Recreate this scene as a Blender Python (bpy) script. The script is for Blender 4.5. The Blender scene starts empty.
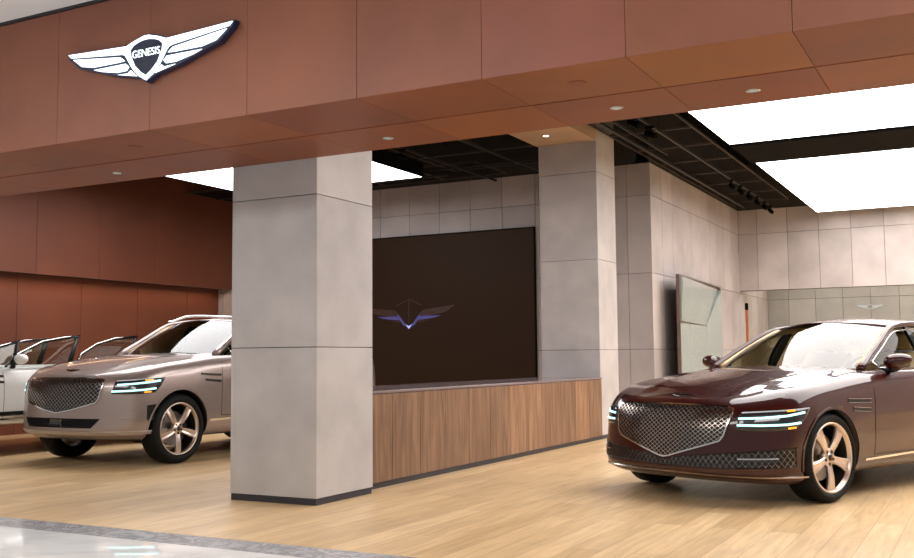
import bpy, bmesh, math, random
from mathutils import Vector, Matrix
from mathutils.bvhtree import BVHTree
random.seed(7)
C = bpy.context.scene.collection
PI = math.pi
CAM_H = 1.135

# ------------------------------------------------------------------ materials
def mat(name, base, rough=0.5, metal=0.0, coat=0.0, noise=0.0, nscale=5.0, bump=0.0, bscale=40.0, emit=None, estr=0.0, spec=0.5,
        tone=None, stretch=(1, 1, 1), rvar=0.0, noise_col=None):
    m = bpy.data.materials.new(name); m.use_nodes = True
    nt = m.node_tree; N = nt.nodes; L = nt.links
    b = N['Principled BSDF']
    b.inputs['Base Color'].default_value = (*base, 1)
    b.inputs['Roughness'].default_value = rough
    b.inputs['Metallic'].default_value = metal
    b.inputs['Coat Weight'].default_value = coat
    b.inputs['Coat Roughness'].default_value = 0.012
    b.inputs['Specular IOR Level'].default_value = spec
    if emit:
        b.inputs['Emission Color'].default_value = (*emit, 1); b.inputs['Emission Strength'].default_value = estr
    tc = N.new('ShaderNodeTexCoord'); mp = N.new('ShaderNodeMapping'); mp.inputs['Scale'].default_value = stretch
    L.new(tc.outputs['Object'], mp.inputs['Vector'])
    col = None
    if noise > 0:
        n = N.new('ShaderNodeTexNoise'); n.inputs['Scale'].default_value = nscale; n.inputs['Detail'].default_value = 6
        L.new(mp.outputs[0], n.inputs['Vector'])
        r = N.new('ShaderNodeValToRGB')
        lo = tuple(c * (1 - noise) for c in base); hi = noise_col or tuple(min(1, c * (1 + noise)) for c in base)
        r.color_ramp.elements[0].position = 0.3; r.color_ramp.elements[1].position = 0.7
        r.color_ramp.elements[0].color = (*lo, 1); r.color_ramp.elements[1].color = (*hi, 1)
        L.new(n.outputs['Fac'], r.inputs['Fac']); col = r.outputs[0]
        if rvar:
            mr = N.new('ShaderNodeMapRange'); mr.inputs['To Min'].default_value = rough - rvar; mr.inputs['To Max'].default_value = rough + rvar
            L.new(n.outputs['Fac'], mr.inputs['Value']); L.new(mr.outputs[0], b.inputs['Roughness'])
    if tone:   # every panel was cut from its own sheet: its own colour; column right faces lightened for their light
        a = N.new('ShaderNodeAttribute'); a.attribute_name = 'tone'
        r2 = N.new('ShaderNodeValToRGB'); r2.color_ramp.elements[0].color = (*tone[0], 1); r2.color_ramp.elements[1].color = (*tone[1], 1)
        L.new(a.outputs['Fac'], r2.inputs['Fac'])
        mx = N.new('ShaderNodeMix'); mx.data_type = 'RGBA'; mx.blend_type = 'MULTIPLY'; mx.inputs[0].default_value = 1
        if col: L.new(col, mx.inputs[6])
        else: mx.inputs[6].default_value = (*base, 1)
        L.new(r2.outputs[0], mx.inputs[7]); col = mx.outputs[2]
    if col: L.new(col, b.inputs['Base Color'])
    if bump > 0:
        n2 = N.new('ShaderNodeTexNoise'); n2.inputs['Scale'].default_value = bscale; n2.inputs['Detail'].default_value = 4
        L.new(mp.outputs[0], n2.inputs['Vector'])
        bp = N.new('ShaderNodeBump'); bp.inputs['Strength'].default_value = bump; bp.inputs['Distance'].default_value = 0.01
        L.new(n2.outputs['Fac'], bp.inputs['Height']); L.new(bp.outputs[0], b.inputs['Normal'])
    return m

M = {}
M['concrete'] = mat('concrete_cladding', (0.48, 0.45, 0.44), 0.6, noise=0.13, nscale=2.2, bump=0.12, bscale=14, tone=((0.86, 0.86, 0.87), (1, 1, 1)))
M['concrete_warm'] = mat('concrete_wall_panels', (0.425, 0.383, 0.372), 0.6, noise=0.13, nscale=1.6, bump=0.12, bscale=12, tone=((0.84, 0.83, 0.83), (1, 1, 1)))
M['concrete_grey'] = mat('concrete_grey_panels', (0.36, 0.36, 0.35), 0.45, noise=0.12, nscale=1.8, tone=((0.85, 0.85, 0.85), (1, 1, 1)))
M['joint'] = mat('joint_dark', (0.03, 0.025, 0.022), 0.8)
M['corten'] = mat('rust_brown_metal_panel', (0.262, 0.086, 0.060), 0.45, metal=0.12, noise=0.16, nscale=1.3, bump=0.05, bscale=60, tone=((0.94, 0.98, 0.76), (1.0, 0.96, 1.0)), rvar=0.06)
M['corten_soffit'] = mat('rust_metal_panel_downlit', (0.25, 0.078, 0.027), 0.48, metal=0.1, spec=.35, noise=0.18, nscale=1.7, bump=0.05, bscale=60, tone=((0.72, 0.62, 0.75), (1.0, 1.05, 0.8)), rvar=0.06)  # fascia metal again, its different downlighting put into a darker, oranger colour
M['corten_wall'] = mat('rust_wall_panel', (0.185, 0.055, 0.027), 0.5, metal=0.2, noise=0.10, nscale=0.9, tone=((0.92, 0.92, 0.92), (1, 1, 1)))
M['trim'] = mat('dark_metal_trim', (0.045, 0.045, 0.055), 0.4, metal=0.6)
M['black'] = mat('black_metal', (0.005, 0.0045, 0.004), 0.8, spec=0.04)
M['mesh_black'] = mat('black_wire_mesh', (0.010, 0.008, 0.007), 0.6, spec=.15)
M['steel_dark'] = mat('dark_steel_rail', (0.03, 0.025, 0.023), 0.5, metal=0.2, spec=.3)
M['plaster'] = mat('white_plaster', (0.80, 0.80, 0.79), 0.7)
M['light'] = mat('stretched_light_fabric', (0.9, 0.9, 0.9), 0.6, emit=(0.98, 0.97, 0.985), estr=5.3)
M['logo_white'] = mat('lit_white_acrylic', (0.9, 0.95, 1), 0.4, emit=(0.80, 0.93, 1.0), estr=1.6)
M['logo_navy'] = mat('navy_acrylic', (0.008, 0.016, 0.05), 0.3)
M['screen'] = mat('screen_glass', (0.012, 0.007, 0.004), 0.5, emit=(0.014, 0.0055, 0.0025), estr=0.8, spec=0.08)
M['screen_blue'] = mat('screen_blue_glow', (0.02, 0.02, 0.05), 0.3, emit=(0.05, 0.045, 0.16), estr=1.0)
M['screen_dim'] = mat('screen_dim_glow', (0.015, 0.008, 0.006), 0.3, emit=(0.022, 0.009, 0.008), estr=1.0)
M['screen_pale'] = mat('screen_pale_glow', (0.1, 0.1, 0.3), 0.3, emit=(0.45, 0.50, 1.0), estr=1.1)
M['counter_top'] = mat('counter_top_lacquer', (0.20, 0.15, 0.15), 0.12)
M['mirror'] = mat('mirror_glass', (0.66, 0.72, 0.70), 0.04, metal=0.95)
M['wall_mirror'] = mat('wall_mirror_glass', (0.50, 0.56, 0.54), 0.10, metal=0.55)
M['tan'] = mat('tan_beam_cladding', (0.40, 0.27, 0.18), 0.6, noise=.1, nscale=2)
M['mirror_frame'] = mat('mirror_frame_bronze', (0.22, 0.17, 0.15), 0.35, metal=0.7)
M['post'] = mat('orange_wood_post', (0.30, 0.105, 0.034), 0.5, noise=0.15, nscale=8, stretch=(6, 6, 1))
M['lens'] = mat('downlight_lens', (0.16, 0.18, 0.18), 0.3, emit=(0.75, 0.9, 0.85), estr=0.2)
M['lens_on'] = mat('downlight_lens_lit', (0.9, 0.8, 0.7), 0.3, emit=(1, 0.85, 0.62), estr=6)
M['chrome'] = mat('chrome', (0.75, 0.74, 0.73), 0.12, metal=1.0)
M['dark_chrome'] = mat('dark_chrome', (0.42, 0.37, 0.34), 0.22, metal=1.0)
M['tyre'] = mat('tyre_rubber', (0.006, 0.006, 0.006), 0.65, spec=.2, bump=0.1, bscale=80)
M['plastic'] = mat('black_plastic', (0.007, 0.007, 0.008), 0.4, spec=.3)
M['satin'] = mat('satin_skid_metal', (0.46, 0.42, 0.39), 0.38, metal=.7)
M['gap'] = mat('shutline', (0.004, 0.003, 0.003), 0.9)
M['lamp_house'] = mat('headlamp_housing', (0.025, 0.03, 0.035), 0.08, metal=0.4, coat=0.6)
M['drl'] = mat('daytime_lamp_glow', (0.6, 0.8, 0.8), 0.3, emit=(0.42, 0.95, 0.95), estr=1.5)
M['amber'] = mat('amber_lamp_glow', (0.8, 0.3, 0.02), 0.3, emit=(1.0, 0.33, 0.02), estr=1.6)
M['cream'] = mat('cream_leather', (0.62, 0.44, 0.24), 0.55)
M['tail'] = mat('tail_lamp_red', (0.25, 0.01, 0.01), 0.15, coat=0.5)
M['rim_bronze'] = mat('rim_bronze_silver', (0.66, 0.55, 0.48), 0.30, metal=0.9)
M['rim_dark'] = mat('rim_barrel_dark', (0.05, 0.045, 0.042), 0.35, metal=0.8)
M['disc'] = mat('brake_disc_steel', (0.35, 0.33, 0.32), 0.35, metal=0.9)

def paint(name, base, metal, rough, coat=1.0, spec=.5):
    m = mat(name, base, rough, metal, coat, spec=spec)
    nt = m.node_tree; N = nt.nodes; L = nt.links; b = N['Principled BSDF']
    v = N.new('ShaderNodeTexVoronoi'); v.inputs['Scale'].default_value = 900
    tc = N['Texture Coordinate']; L.new(tc.outputs['Object'], v.inputs['Vector'])
    mx = N.new('ShaderNodeMix'); mx.data_type = 'RGBA'
    mx.inputs[6].default_value = (*[c * 0.92 for c in base], 1); mx.inputs[7].default_value = (*[min(1, c * 1.1) for c in base], 1)
    L.new(v.outputs['Color'], mx.inputs[0]); L.new(mx.outputs[2], b.inputs['Base Color'])
    return m
M['burgundy'] = paint('burgundy_paint', (0.032, 0.0021, 0.0013), 0.0, 0.35, 1.0, .08)
M['taupe'] = paint('taupe_silver_paint', (0.34, 0.275, 0.255), 0.6, 0.34, 0.9)
M['white_paint'] = paint('white_paint', (0.80, 0.79, 0.77), 0.0, 0.3, 0.9)

def glass_mat(name, tint, refl=0.95, ior=1.9):
    m = bpy.data.materials.new(name); m.use_nodes = True
    nt = m.node_tree; N = nt.nodes; L = nt.links
    for n in list(N): N.remove(n)
    o = N.new('ShaderNodeOutputMaterial'); t = N.new('ShaderNodeBsdfTransparent'); t.inputs[0].default_value = (*tint, 1)
    g = N.new('ShaderNodeBsdfGlossy'); g.inputs['Roughness'].default_value = 0.01; g.inputs[0].default_value = (refl, refl, refl, 1)
    f = N.new('ShaderNodeFresnel'); f.inputs[0].default_value = ior
    mx = N.new('ShaderNodeMixShader'); L.new(f.outputs[0], mx.inputs[0]); L.new(t.outputs[0], mx.inputs[1]); L.new(g.outputs[0], mx.inputs[2])
    L.new(mx.outputs[0], o.inputs[0])
    return m
M['glass'] = glass_mat('windscreen_glass', (0.90, 0.95, 0.93))
M['side_glass'] = glass_mat('side_window_glass', (0.80, 0.85, 0.82), ior=1.2)
M['glass_clear'] = glass_mat('clear_door_glass', (0.82, 0.86, 0.84), ior=1.35)
M['glass_dark'] = glass_mat('tinted_window_glass', (0.25, 0.28, 0.28))

def wood_floor():
    m = bpy.data.materials.new('oak_plank_floor'); m.use_nodes = True
    nt = m.node_tree; N = nt.nodes; L = nt.links; b = N['Principled BSDF']
    tc = N.new('ShaderNodeTexCoord'); mp = N.new('ShaderNodeMapping'); mp.inputs['Rotation'].default_value = (0, 0, PI / 2)
    L.new(tc.outputs['Object'], mp.inputs['Vector'])
    br = N.new('ShaderNodeTexBrick'); br.inputs['Scale'].default_value = 1
    br.inputs['Brick Width'].default_value = 1.7; br.inputs['Row Height'].default_value = 0.19
    br.inputs['Mortar Size'].default_value = 0.0016; br.inputs['Mortar Smooth'].default_value = 0.3; br.inputs['Bias'].default_value = 0.0
    br.inputs['Color1'].default_value = (0.58, 0.405, 0.215, 1); br.inputs['Color2'].default_value = (0.74, 0.545, 0.315, 1)
    br.inputs['Mortar'].default_value = (0.27, 0.16, 0.08, 1); br.offset = 0.37
    L.new(mp.outputs[0], br.inputs['Vector'])
    mp2 = N.new('ShaderNodeMapping'); mp2.inputs['Scale'].default_value = (9, 0.8, 1); L.new(tc.outputs['Object'], mp2.inputs['Vector'])
    n = N.new('ShaderNodeTexNoise'); n.inputs['Scale'].default_value = 2.4; n.inputs['Detail'].default_value = 8; n.inputs['Distortion'].default_value = 0.6
    L.new(mp2.outputs[0], n.inputs['Vector'])
    r = N.new('ShaderNodeValToRGB'); r.color_ramp.elements[0].position = 0.32; r.color_ramp.elements[0].color = (0.84, 0.80, 0.76, 1)
    r.color_ramp.elements[1].position = 0.66; r.color_ramp.elements[1].color = (1.08, 1.06, 1.03, 1); L.new(n.outputs['Fac'], r.inputs[0])
    mx = N.new('ShaderNodeMix'); mx.data_type = 'RGBA'; mx.blend_type = 'MULTIPLY'; mx.inputs[0].default_value = 1
    L.new(br.outputs['Color'], mx.inputs[6]); L.new(r.outputs[0], mx.inputs[7]); L.new(mx.outputs[2], b.inputs['Base Color'])
    b.inputs['Roughness'].default_value = 0.33; b.inputs['Specular IOR Level'].default_value = 0.4
    bp = N.new('ShaderNodeBump'); bp.inputs['Strength'].default_value = 0.25; bp.inputs['Distance'].default_value = 0.002; bp.invert = True
    L.new(br.outputs['Fac'], bp.inputs['Height']); L.new(bp.outputs[0], b.inputs['Normal'])
    return m
def marble(name, a, b_, vs, rough):
    m = bpy.data.materials.new(name); m.use_nodes = True
    nt = m.node_tree; N = nt.nodes; L = nt.links; b = N['Principled BSDF']
    tc = N.new('ShaderNodeTexCoord')
    n = N.new('ShaderNodeTexNoise'); n.inputs['Scale'].default_value = vs; n.inputs['Detail'].default_value = 10; n.inputs['Distortion'].default_value = 2.2
    L.new(tc.outputs['Object'], n.inputs['Vector'])
    r = N.new('ShaderNodeValToRGB'); e = r.color_ramp.elements
    e[0].position = 0.40; e[0].color = (*a, 1); e[1].position = 0.60; e[1].color = (*a, 1)
    k = e.new(0.49); k.color = (*b_, 1); L.new(n.outputs['Fac'], r.inputs[0]); L.new(r.outputs[0], b.inputs['Base Color'])
    b.inputs['Roughness'].default_value = rough
    return m
def wood_panel():
    m = bpy.data.materials.new('walnut_veneer'); m.use_nodes = True
    nt = m.node_tree; N = nt.nodes; L = nt.links; b = N['Principled BSDF']
    tc = N.new('ShaderNodeTexCoord'); at = N.new('ShaderNodeAttribute'); at.attribute_name = 'tone'
    ad = N.new('ShaderNodeVectorMath'); ad.operation = 'ADD'; L.new(tc.outputs['Object'], ad.inputs[0])
    sc = N.new('ShaderNodeVectorMath'); sc.operation = 'SCALE'; sc.inputs[3].default_value = 13; L.new(at.outputs['Color'], sc.inputs[0]); L.new(sc.outputs[0], ad.inputs[1])
    mp = N.new('ShaderNodeMapping'); mp.inputs['Scale'].default_value = (7, 7, 0.7); L.new(ad.outputs[0], mp.inputs['Vector'])
    n = N.new('ShaderNodeTexNoise'); n.inputs['Scale'].default_value = 1.6; n.inputs['Detail'].default_value = 9; n.inputs['Distortion'].default_value = 1.4
    L.new(mp.outputs[0], n.inputs['Vector'])
    r = N.new('ShaderNodeValToRGB'); e = r.color_ramp.elements
    e[0].position = 0.32; e[0].color = (0.145, 0.068, 0.034, 1); e[1].position = 0.66; e[1].color = (0.29, 0.158, 0.086, 1)
    k = e.new(0.5); k.color = (0.215, 0.110, 0.058, 1)
    L.new(n.outputs['Fac'], r.inputs[0])
    r2 = N.new('ShaderNodeValToRGB'); r2.color_ramp.elements[0].color = (0.80, 0.80, 0.80, 1); r2.color_ramp.elements[1].color = (1.1, 1.1, 1.1, 1)
    L.new(at.outputs['Fac'], r2.inputs[0])
    mx = N.new('ShaderNodeMix'); mx.data_type = 'RGBA'; mx.blend_type = 'MULTIPLY'; mx.inputs[0].default_value = 1
    L.new(r.outputs[0], mx.inputs[6]); L.new(r2.outputs[0], mx.inputs[7]); L.new(mx.outputs[2], b.inputs['Base Color'])
    b.inputs['Roughness'].default_value = 0.42
    return m
M['floor'] = wood_floor(); M['walnut'] = wood_panel()
M['marble'] = marble('polished_white_marble', (0.78, 0.79, 0.80), (0.68, 0.69, 0.71), 0.8, 0.03)
M['marble_border'] = marble('grey_veined_marble', (0.42, 0.44, 0.47), (0.24, 0.25, 0.28), 5.0, 0.15)

# ------------------------------------------------------------------ mesh helpers
def link(name, me, m, parent=None, smooth=False):
    o = bpy.data.objects.new(name, me); C.objects.link(o)
    for x in (m if isinstance(m, (list, tuple)) else [m]): me.materials.append(x)
    if parent is not None: o.parent = parent
    if smooth:
        for p in me.polygons: p.use_smooth = True
    return o
def obj(name, bm, m, parent=None, smooth=False):
    me = bpy.data.meshes.new(name); bm.normal_update(); bm.to_mesh(me); bm.free()
    return link(name, me, m, parent, smooth)
def tag(o, label=None, cat=None, group=None, kind=None):
    if label: o['label'] = label
    if cat: o['category'] = cat
    if group: o['group'] = group
    if kind: o['kind'] = kind
    return o
def thing(name, label, cat, loc=(0, 0, 0), rz=0, group=None):
    o = bpy.data.objects.new(name, None); C.objects.link(o); o.location = loc; o.rotation_euler = (0, 0, rz); o.empty_display_size = 0.1
    return tag(o, label, cat, group)
def dup(root, loc, label=None, rz=None):
    r = root.copy(); C.objects.link(r); r.location = loc
    if rz is not None: r.rotation_euler = (0, 0, rz)
    if label: r['label'] = label
    for ch in list(root.children):
        c = ch.copy(); C.objects.link(c); c.parent = r
        for g in list(ch.children):
            d = g.copy(); C.objects.link(d); d.parent = c
    return r
def bx(bm, x0, x1, y0, y1, z0, z1, bev=0.0, tone=None):
    vs = [bm.verts.new((x, y, z)) for x in (x0, x1) for y in (y0, y1) for z in (z0, z1)]
    F = [(0, 1, 3, 2), (4, 6, 7, 5), (0, 4, 5, 1), (2, 3, 7, 6), (0, 2, 6, 4), (1, 5, 7, 3)]
    fs = [bm.faces.new([vs[i] for i in f]) for f in F]
    bmesh.ops.recalc_face_normals(bm, faces=fs)
    if tone is not None:
        l = bm.loops.layers.color.get('tone') or bm.loops.layers.color.new('tone')
        for f in fs:
            for lp in f.loops: lp[l] = (tone, tone, tone, 1)
    if bev > 0:
        es = list({e for f in fs for e in f.edges})
        bmesh.ops.bevel(bm, geom=es, offset=bev, segments=2, affect='EDGES', profile=0.5)
    return vs
def tube(bm, pts, r, seg=8, closed=False, caps=True, flat=1.0):
    pts = [Vector(p) for p in pts]; n = len(pts); rings = []
    up = Vector((0, 0, 1)); prev = None
    for i, p in enumerate(pts):
        if closed: t = (pts[(i + 1) % n] - pts[i - 1])
        else: t = pts[min(i + 1, n - 1)] - pts[max(i - 1, 0)]
        if t.length < 1e-9: t = Vector((0, 1, 0))
        t.normalize()
        a = prev if prev is not None else (up if abs(t.z) < 0.95 else Vector((1, 0, 0)))
        a = (a - t * a.dot(t)); a.normalize(); prev = a; b = t.cross(a)
        rr = r[i] if isinstance(r, (list, tuple)) else r
        rings.append([bm.verts.new(p + a * math.cos(2 * PI * k / seg) * rr + b * math.sin(2 * PI * k / seg) * rr * flat) for k in range(seg)])
    for i in range(n if closed else n - 1):
        A, B = rings[i], rings[(i + 1) % n]
        for k in range(seg): bm.faces.new((A[k], A[(k + 1) % seg], B[(k + 1) % seg], B[k]))
    if not closed and caps:
        bm.faces.new(rings[0][::-1]); bm.faces.new(rings[-1])
def lathe_x(bm, prof, seg=48, x0=0, c=(0, 0)):
    """profile of (x, r) turned about the x axis through (c.y, c.z)"""
    rings = []
    for x, r in prof:
        rings.append([bm.verts.new((x0 + x, c[0] + r * math.cos(2 * PI * k / seg), c[1] + r * math.sin(2 * PI * k / seg))) for k in range(seg)])
    for A, B in zip(rings, rings[1:]):
        for k in range(seg): bm.faces.new((A[k], A[(k + 1) % seg], B[(k + 1) % seg], B[k]))
    return rings
def lathe_z(bm, prof, seg=32, c=(0, 0, 0), cap=True):
    rings = []
    for r, z in prof:
        rings.append([bm.verts.new((c[0] + r * math.cos(2 * PI * k / seg), c[1] + r * math.sin(2 * PI * k / seg), c[2] + z)) for k in range(seg)])
    for A, B in zip(rings, rings[1:]):
        for k in range(seg): bm.faces.new((A[k], A[(k + 1) % seg], B[(k + 1) % seg], B[k]))
    if cap: bm.faces.new(rings[0][::-1]); bm.faces.new(rings[-1])
def prism(bm, poly, y0, y1, to=lambda a, b, c: (a, c, b)):
    """2D polygon (a,b) extruded along c from y0 to y1"""
    A = [bm.verts.new(to(a, b, y0)) for a, b in poly]; B = [bm.verts.new(to(a, b, y1)) for a, b in poly]
    n = len(poly); fs = [bm.faces.new(A), bm.faces.new(B[::-1])]
    for i in range(n): fs.append(bm.faces.new((A[i], B[i], B[(i + 1) % n], A[(i + 1) % n])))
    bmesh.ops.recalc_face_normals(bm, faces=fs)
def panels_y(bm, xs, zs, y, depth=0.03, gap=0.007, face=-1, bev=0.0015, tfn=None):
    """cladding panels on a wall that faces -y (face=-1): their faces stand at y"""
    for i in range(len(xs) - 1):
        for j in range(len(zs) - 1):
            y0, y1 = (y, y + depth) if face < 0 else (y - depth, y)
            bx(bm, xs[i] + gap / 2, xs[i + 1] - gap / 2, y0, y1, zs[j] + gap / 2, zs[j + 1] - gap / 2, bev, random.random())
def panels_x(bm, ys, zs, x, depth=0.03, gap=0.007, face=1, bev=0.0015):
    for i in range(len(ys) - 1):
        for j in range(len(zs) - 1):
            x0, x1 = (x - depth, x) if face > 0 else (x, x + depth)
            bx(bm, x0, x1, ys[i] + gap / 2, ys[i + 1] - gap / 2, zs[j] + gap / 2, zs[j + 1] - gap / 2, bev, random.random())
def box_obj(name, dims, m, parent=None, bev=0.0, tone=None):
    bm = bmesh.new(); bx(bm, *dims, bev=bev, tone=tone); return obj(name, bm, m, parent)
def seq(a, b, step):
    o = [a]
    while o[-1] + step < b - 1e-6: o.append(o[-1] + step)
    if b - o[-1] < step * 0.08 and len(o) > 1: o.pop()
    o.append(b); return o

# ------------------------------------------------------------------ the setting
FY, IY, SZ = 5.107, 6.475, 2.735          # fascia plane, inner soffit edge, soffit height
def S(o): o['kind'] = 'structure'; return o
S(box_obj('floor', (-14.0, 5.2, 5.075, 25.2, -0.10, 0.0), M['floor']))
S(box_obj('floor_marble', (-16, 12, -7, 4.79, -0.10, 0.0), M['marble']))
S(box_obj('floor_border', (-16, 12, 4.792, 5.073, -0.10, 0.0), M['marble_border']))
S(box_obj('ceiling_mall', (-16, 12, -7, 5.092, 3.757, 3.86), M['plaster']))
S(box_obj('ceiling', (-14.0, 5.2, 6.6, 25.2, 5.2, 5.3), M['black']))

# facade beam
jx = [-4.262 + 0.862 * k for k in range(-11, 12)]; jx[9] = -6.05
bm = bmesh.new()
for i in range(len(jx) - 1):
    bx(bm, jx[i] + .0015, jx[i + 1] - .0015, FY, FY + .03, SZ + .002, 3.735, 0.0008, random.random())
w = S(obj('wall_front', bm, M['corten']))
bm = bmesh.new()
for i in range(len(jx) - 1):
    for a, b in ((FY + .001, 5.800), (5.819, IY)):
        bx(bm, jx[i] + .0015, jx[i + 1] - .0015, a, b, SZ, SZ + .03, 0.0008, random.random())
S(obj('ceiling_soffit', bm, M['corten_soffit']))
S(box_obj('wall_front_core', (jx[0], jx[-1], FY + .031, IY - .031, SZ + .25, 5.2), M['joint']))
bm = bmesh.new()
for i in range(len(jx) - 1): bx(bm, jx[i] + .0015, jx[i + 1] - .0015, IY - .03, IY, SZ + .031, 5.19, 0, random.random())
S(obj('wall_front_inner', bm, M['corten_soffit']))
S(box_obj('trim_1', (jx[0], jx[-1], FY - .012, FY + .03, 3.737, 3.756), M['trim']))

# screen wall and the returns
zj = [0, 1.25, 2.455, 3.70, 4.22]
bm = bmesh.new()
xs = [-6.715 - 0.613 * k for k in range(0, 12)][::-1] + [-6.64, -5.75, -5.11, -4.72]
xs = [-13.6] + [x for x in xs if x > -13.5]
panels_y(bm, xs, zj, 15.47)
S(obj('wall_back', bm, M['concrete_warm'])); S(box_obj('wall_back_core', (-13.6, -4.76, 15.49, 15.7, 0, 5.2), M['joint']))
bm = bmesh.new(); ys = seq(15.47, 24.7, 0.613)
ysu = [y for y in ys if y < 21.6] + [21.7]
panels_x(bm, ysu, zj, -4.72); panels_x(bm, [21.7] + [y for y in ys if y > 21.9], zj[:3] + [3.3], -4.72)
S(obj('wall_side', bm, M['concrete_warm'])); S(box_obj('wall_side_core', (-4.95, -4.74, 15.49, 24.8, 0, 5.2), M['joint']))
bm = bmesh.new(); xs = [-4.72] + [-4.33 + .622 * k for k in range(0, 16)]; xs = [x for x in xs if x < 5.0] + [5.0]
panels_y(bm, xs, [2.50, 3.70, 4.22], 21.7)
S(obj('wall_far_upper', bm, M['concrete_warm'])); S(box_obj('wall_far_upper_core', (-4.74, 5.0, 21.72, 21.9, 2.502, 5.2), M['joint']))
S(box_obj('ceiling_recess', (-4.74, 5.0, 21.9, 24.8, 3.302, 3.35), M['plaster']))
bm = bmesh.new(); xs = [-4.72] + [-4.24 + .60 * k for k in range(0, 16)]; xs = [x for x in xs if x < 5.0] + [5.0]
panels_y(bm, xs, [0, 1.24, 2.45, 3.3], 24.7)
S(obj('wall_far', bm, M['concrete_grey'])); S(box_obj('wall_far_core', (-4.9, 5.2, 24.72, 25, 0, 3.3), M['joint']))
bm = bmesh.new(); panels_x(bm, seq(6.5, 24.7, 1.226), zj, 5.0, face=-1)
S(obj('wall_right', bm, M['concrete_warm'])); S(box_obj('wall_right_core', (5.02, 5.2, 6.5, 25.0, 0, 5.2), M['joint']))
# left wall: recessed lower part and bulkhead
bm = bmesh.new(); panels_x(bm, [6.5] + [6.98 + 1.27 * k for k in range(7)] + [15.47], [0.0, 2.60], -13.6)
S(obj('wall_left', bm, M['corten_wall'])); S(box_obj('wall_left_core', (-13.9, -13.62, 6.4, 15.5, 0, 5.2), M['joint']))
bm = bmesh.new(); panels_x(bm, [6.5] + [7.01 + 1.27 * k for k in range(7)][:6] + [15.47], [2.51, 5.18], -13.22, depth=0.04, gap=.005)
S(obj('wall_left_upper', bm, M['corten_wall'])); S(box_obj('wall_left_upper_core', (-13.6, -13.245, 6.5, 15.46, 2.53, 5.18), M['joint']))
S(box_obj('wall_front_left', (-14.0, -13.6, 5.2, 6.5, 0, 5.2), M['corten_wall'], tone=0.5))
S(box_obj('trim_2', (-3.05, 4.9, 13.76, 15.10, 3.97, 4.2), M['black'], bev=.004))      # dark band between the luminous ceilings
# deep beam running back to the second column
bm = bmesh.new()
bx(bm, -5.73, -4.83, 6.52, 13.31, 4.177, 4.60, .002, .4)
S(obj('ceiling_beam', bm, M['tan']))

# ------------------------------------------------------------------ columns
def column(name, label, x0, x1, y0, y1, ztop, zs, m):
    t = thing(name, label, 'column', ((x0 + x1) / 2, (y0 + y1) / 2, 0))
    cx, cy = (x0 + x1) / 2, (y0 + y1) / 2
    hx, hy = (x1 - x0) / 2, (y1 - y0) / 2
    bm = bmesh.new(); bx(bm, -hx + .02, hx - .02, -hy + .02, hy - .02, .05, ztop, 0)
    obj('column_core', bm, M['joint'], t)
    bm = bmesh.new(); zz = [.052] + zs + [ztop]
    for j in range(len(zz) - 1):
        a, b = zz[j] + .003, zz[j + 1] - .003
        bx(bm, -hx + .024, hx - .003, -hy, -hy + .022, a, b, .0012, random.random())
        bx(bm, -hx + .002, -hx + .0215, -hy + .003, -hy + .022, a, b, .0012, random.random())
        bx(bm, -hx + .003, hx - .003, hy - .022, hy, a, b, .0012, random.random())
        bx(bm, hx - .022, hx, -hy + .003, hy - .003, a, b, .0012, random.random() * .5 + .5)  # lighter tones only: the stronger light on this face put into the colour
        bx(bm, -hx, -hx + .019, -hy + .024, hy - .003, a, b, .0012, random.random())
    obj('cladding', bm, m, t)
    bm = bmesh.new(); bx(bm, -hx + .008, hx - .008, -hy + .008, hy - .008, 0, .052, .001)
    obj('baseboard', bm, M['trim'], t)
    return t
column('concrete_column', 'grey concrete clad column in front, beside the taupe SUV', -5.560, -4.698, 6.487, 7.30, 5.19, [1.232, 2.447, 3.66], M['concrete'])
column('concrete_column', 'pale concrete clad column at the back end of the wooden counter', -5.716, -4.835, 13.318, 14.09, 4.62, [1.235, 2.499, 3.742], M['concrete'])

# ------------------------------------------------------------------ counter
t = thing('wooden_counter', 'long low counter with walnut panels between the two concrete columns', 'counter', (-4.816, 7.31, 0))
L_ = 13.31 - 7.31
bm = bmesh.new(); bx(bm, -.93, -.025, .002, L_ - .002, .0, .825); obj('carcass', bm, M['gap'], t)
ny = 12
for k in range(ny):
    a, b = L_ * k / ny, L_ * (k + 1) / ny
    bm = bmesh.new(); bx(bm, -.022, 0, a + .0025, b - .0025, .055, .822, .0012, random.random()); obj('door', bm, M['walnut'], t)
bm = bmesh.new(); bx(bm, -.06, -.024, 0.003, L_ - .003, .0, .052); obj('plinth', bm, M['trim'], t)
bm = bmesh.new(); bx(bm, -.95, .006, -.001, L_ + .001, .828, .853, .003); obj('worktop', bm, M['counter_top'], t)

# ------------------------------------------------------------------ winged emblem, drawn once for the left half (unit: half span = 1)
W_RING = [(-.97, .150), (-.25, .115), (-.14, .155), (0, .195)]          # top edge, from the tip to the crest
HW = {
 'top': [(-1, .165), (-.245, .135), (-.145, .17), (-.03, .20), (0, .20), (0, .165), (-.04, .163), (-.1, .152), (-.16, .13), (-.198, .095), (-.19, .04), (-.14, -.06), (-.07, -.125), (0, -.168), (0, -.212), (-.09, -.16), (-.17, -.08), (-.238, .02), (-.265, .055), (-.31, .068), (-.96, .13)],
 'f2': [(-.945, .115), (-.32, .053), (-.283, .03), (-.25, -.002), (-.35, -.010), (-.66, -.010), (-.82, .02)],
 'f3': [(-.665, -.026), (-.247, -.017), (-.20, -.06), (-.235, -.100), (-.36, -.102), (-.56, -.065)],
 'f4': [(-.355, -.114), (-.225, -.112), (-.185, -.085), (-.10, -.165)],
}
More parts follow.
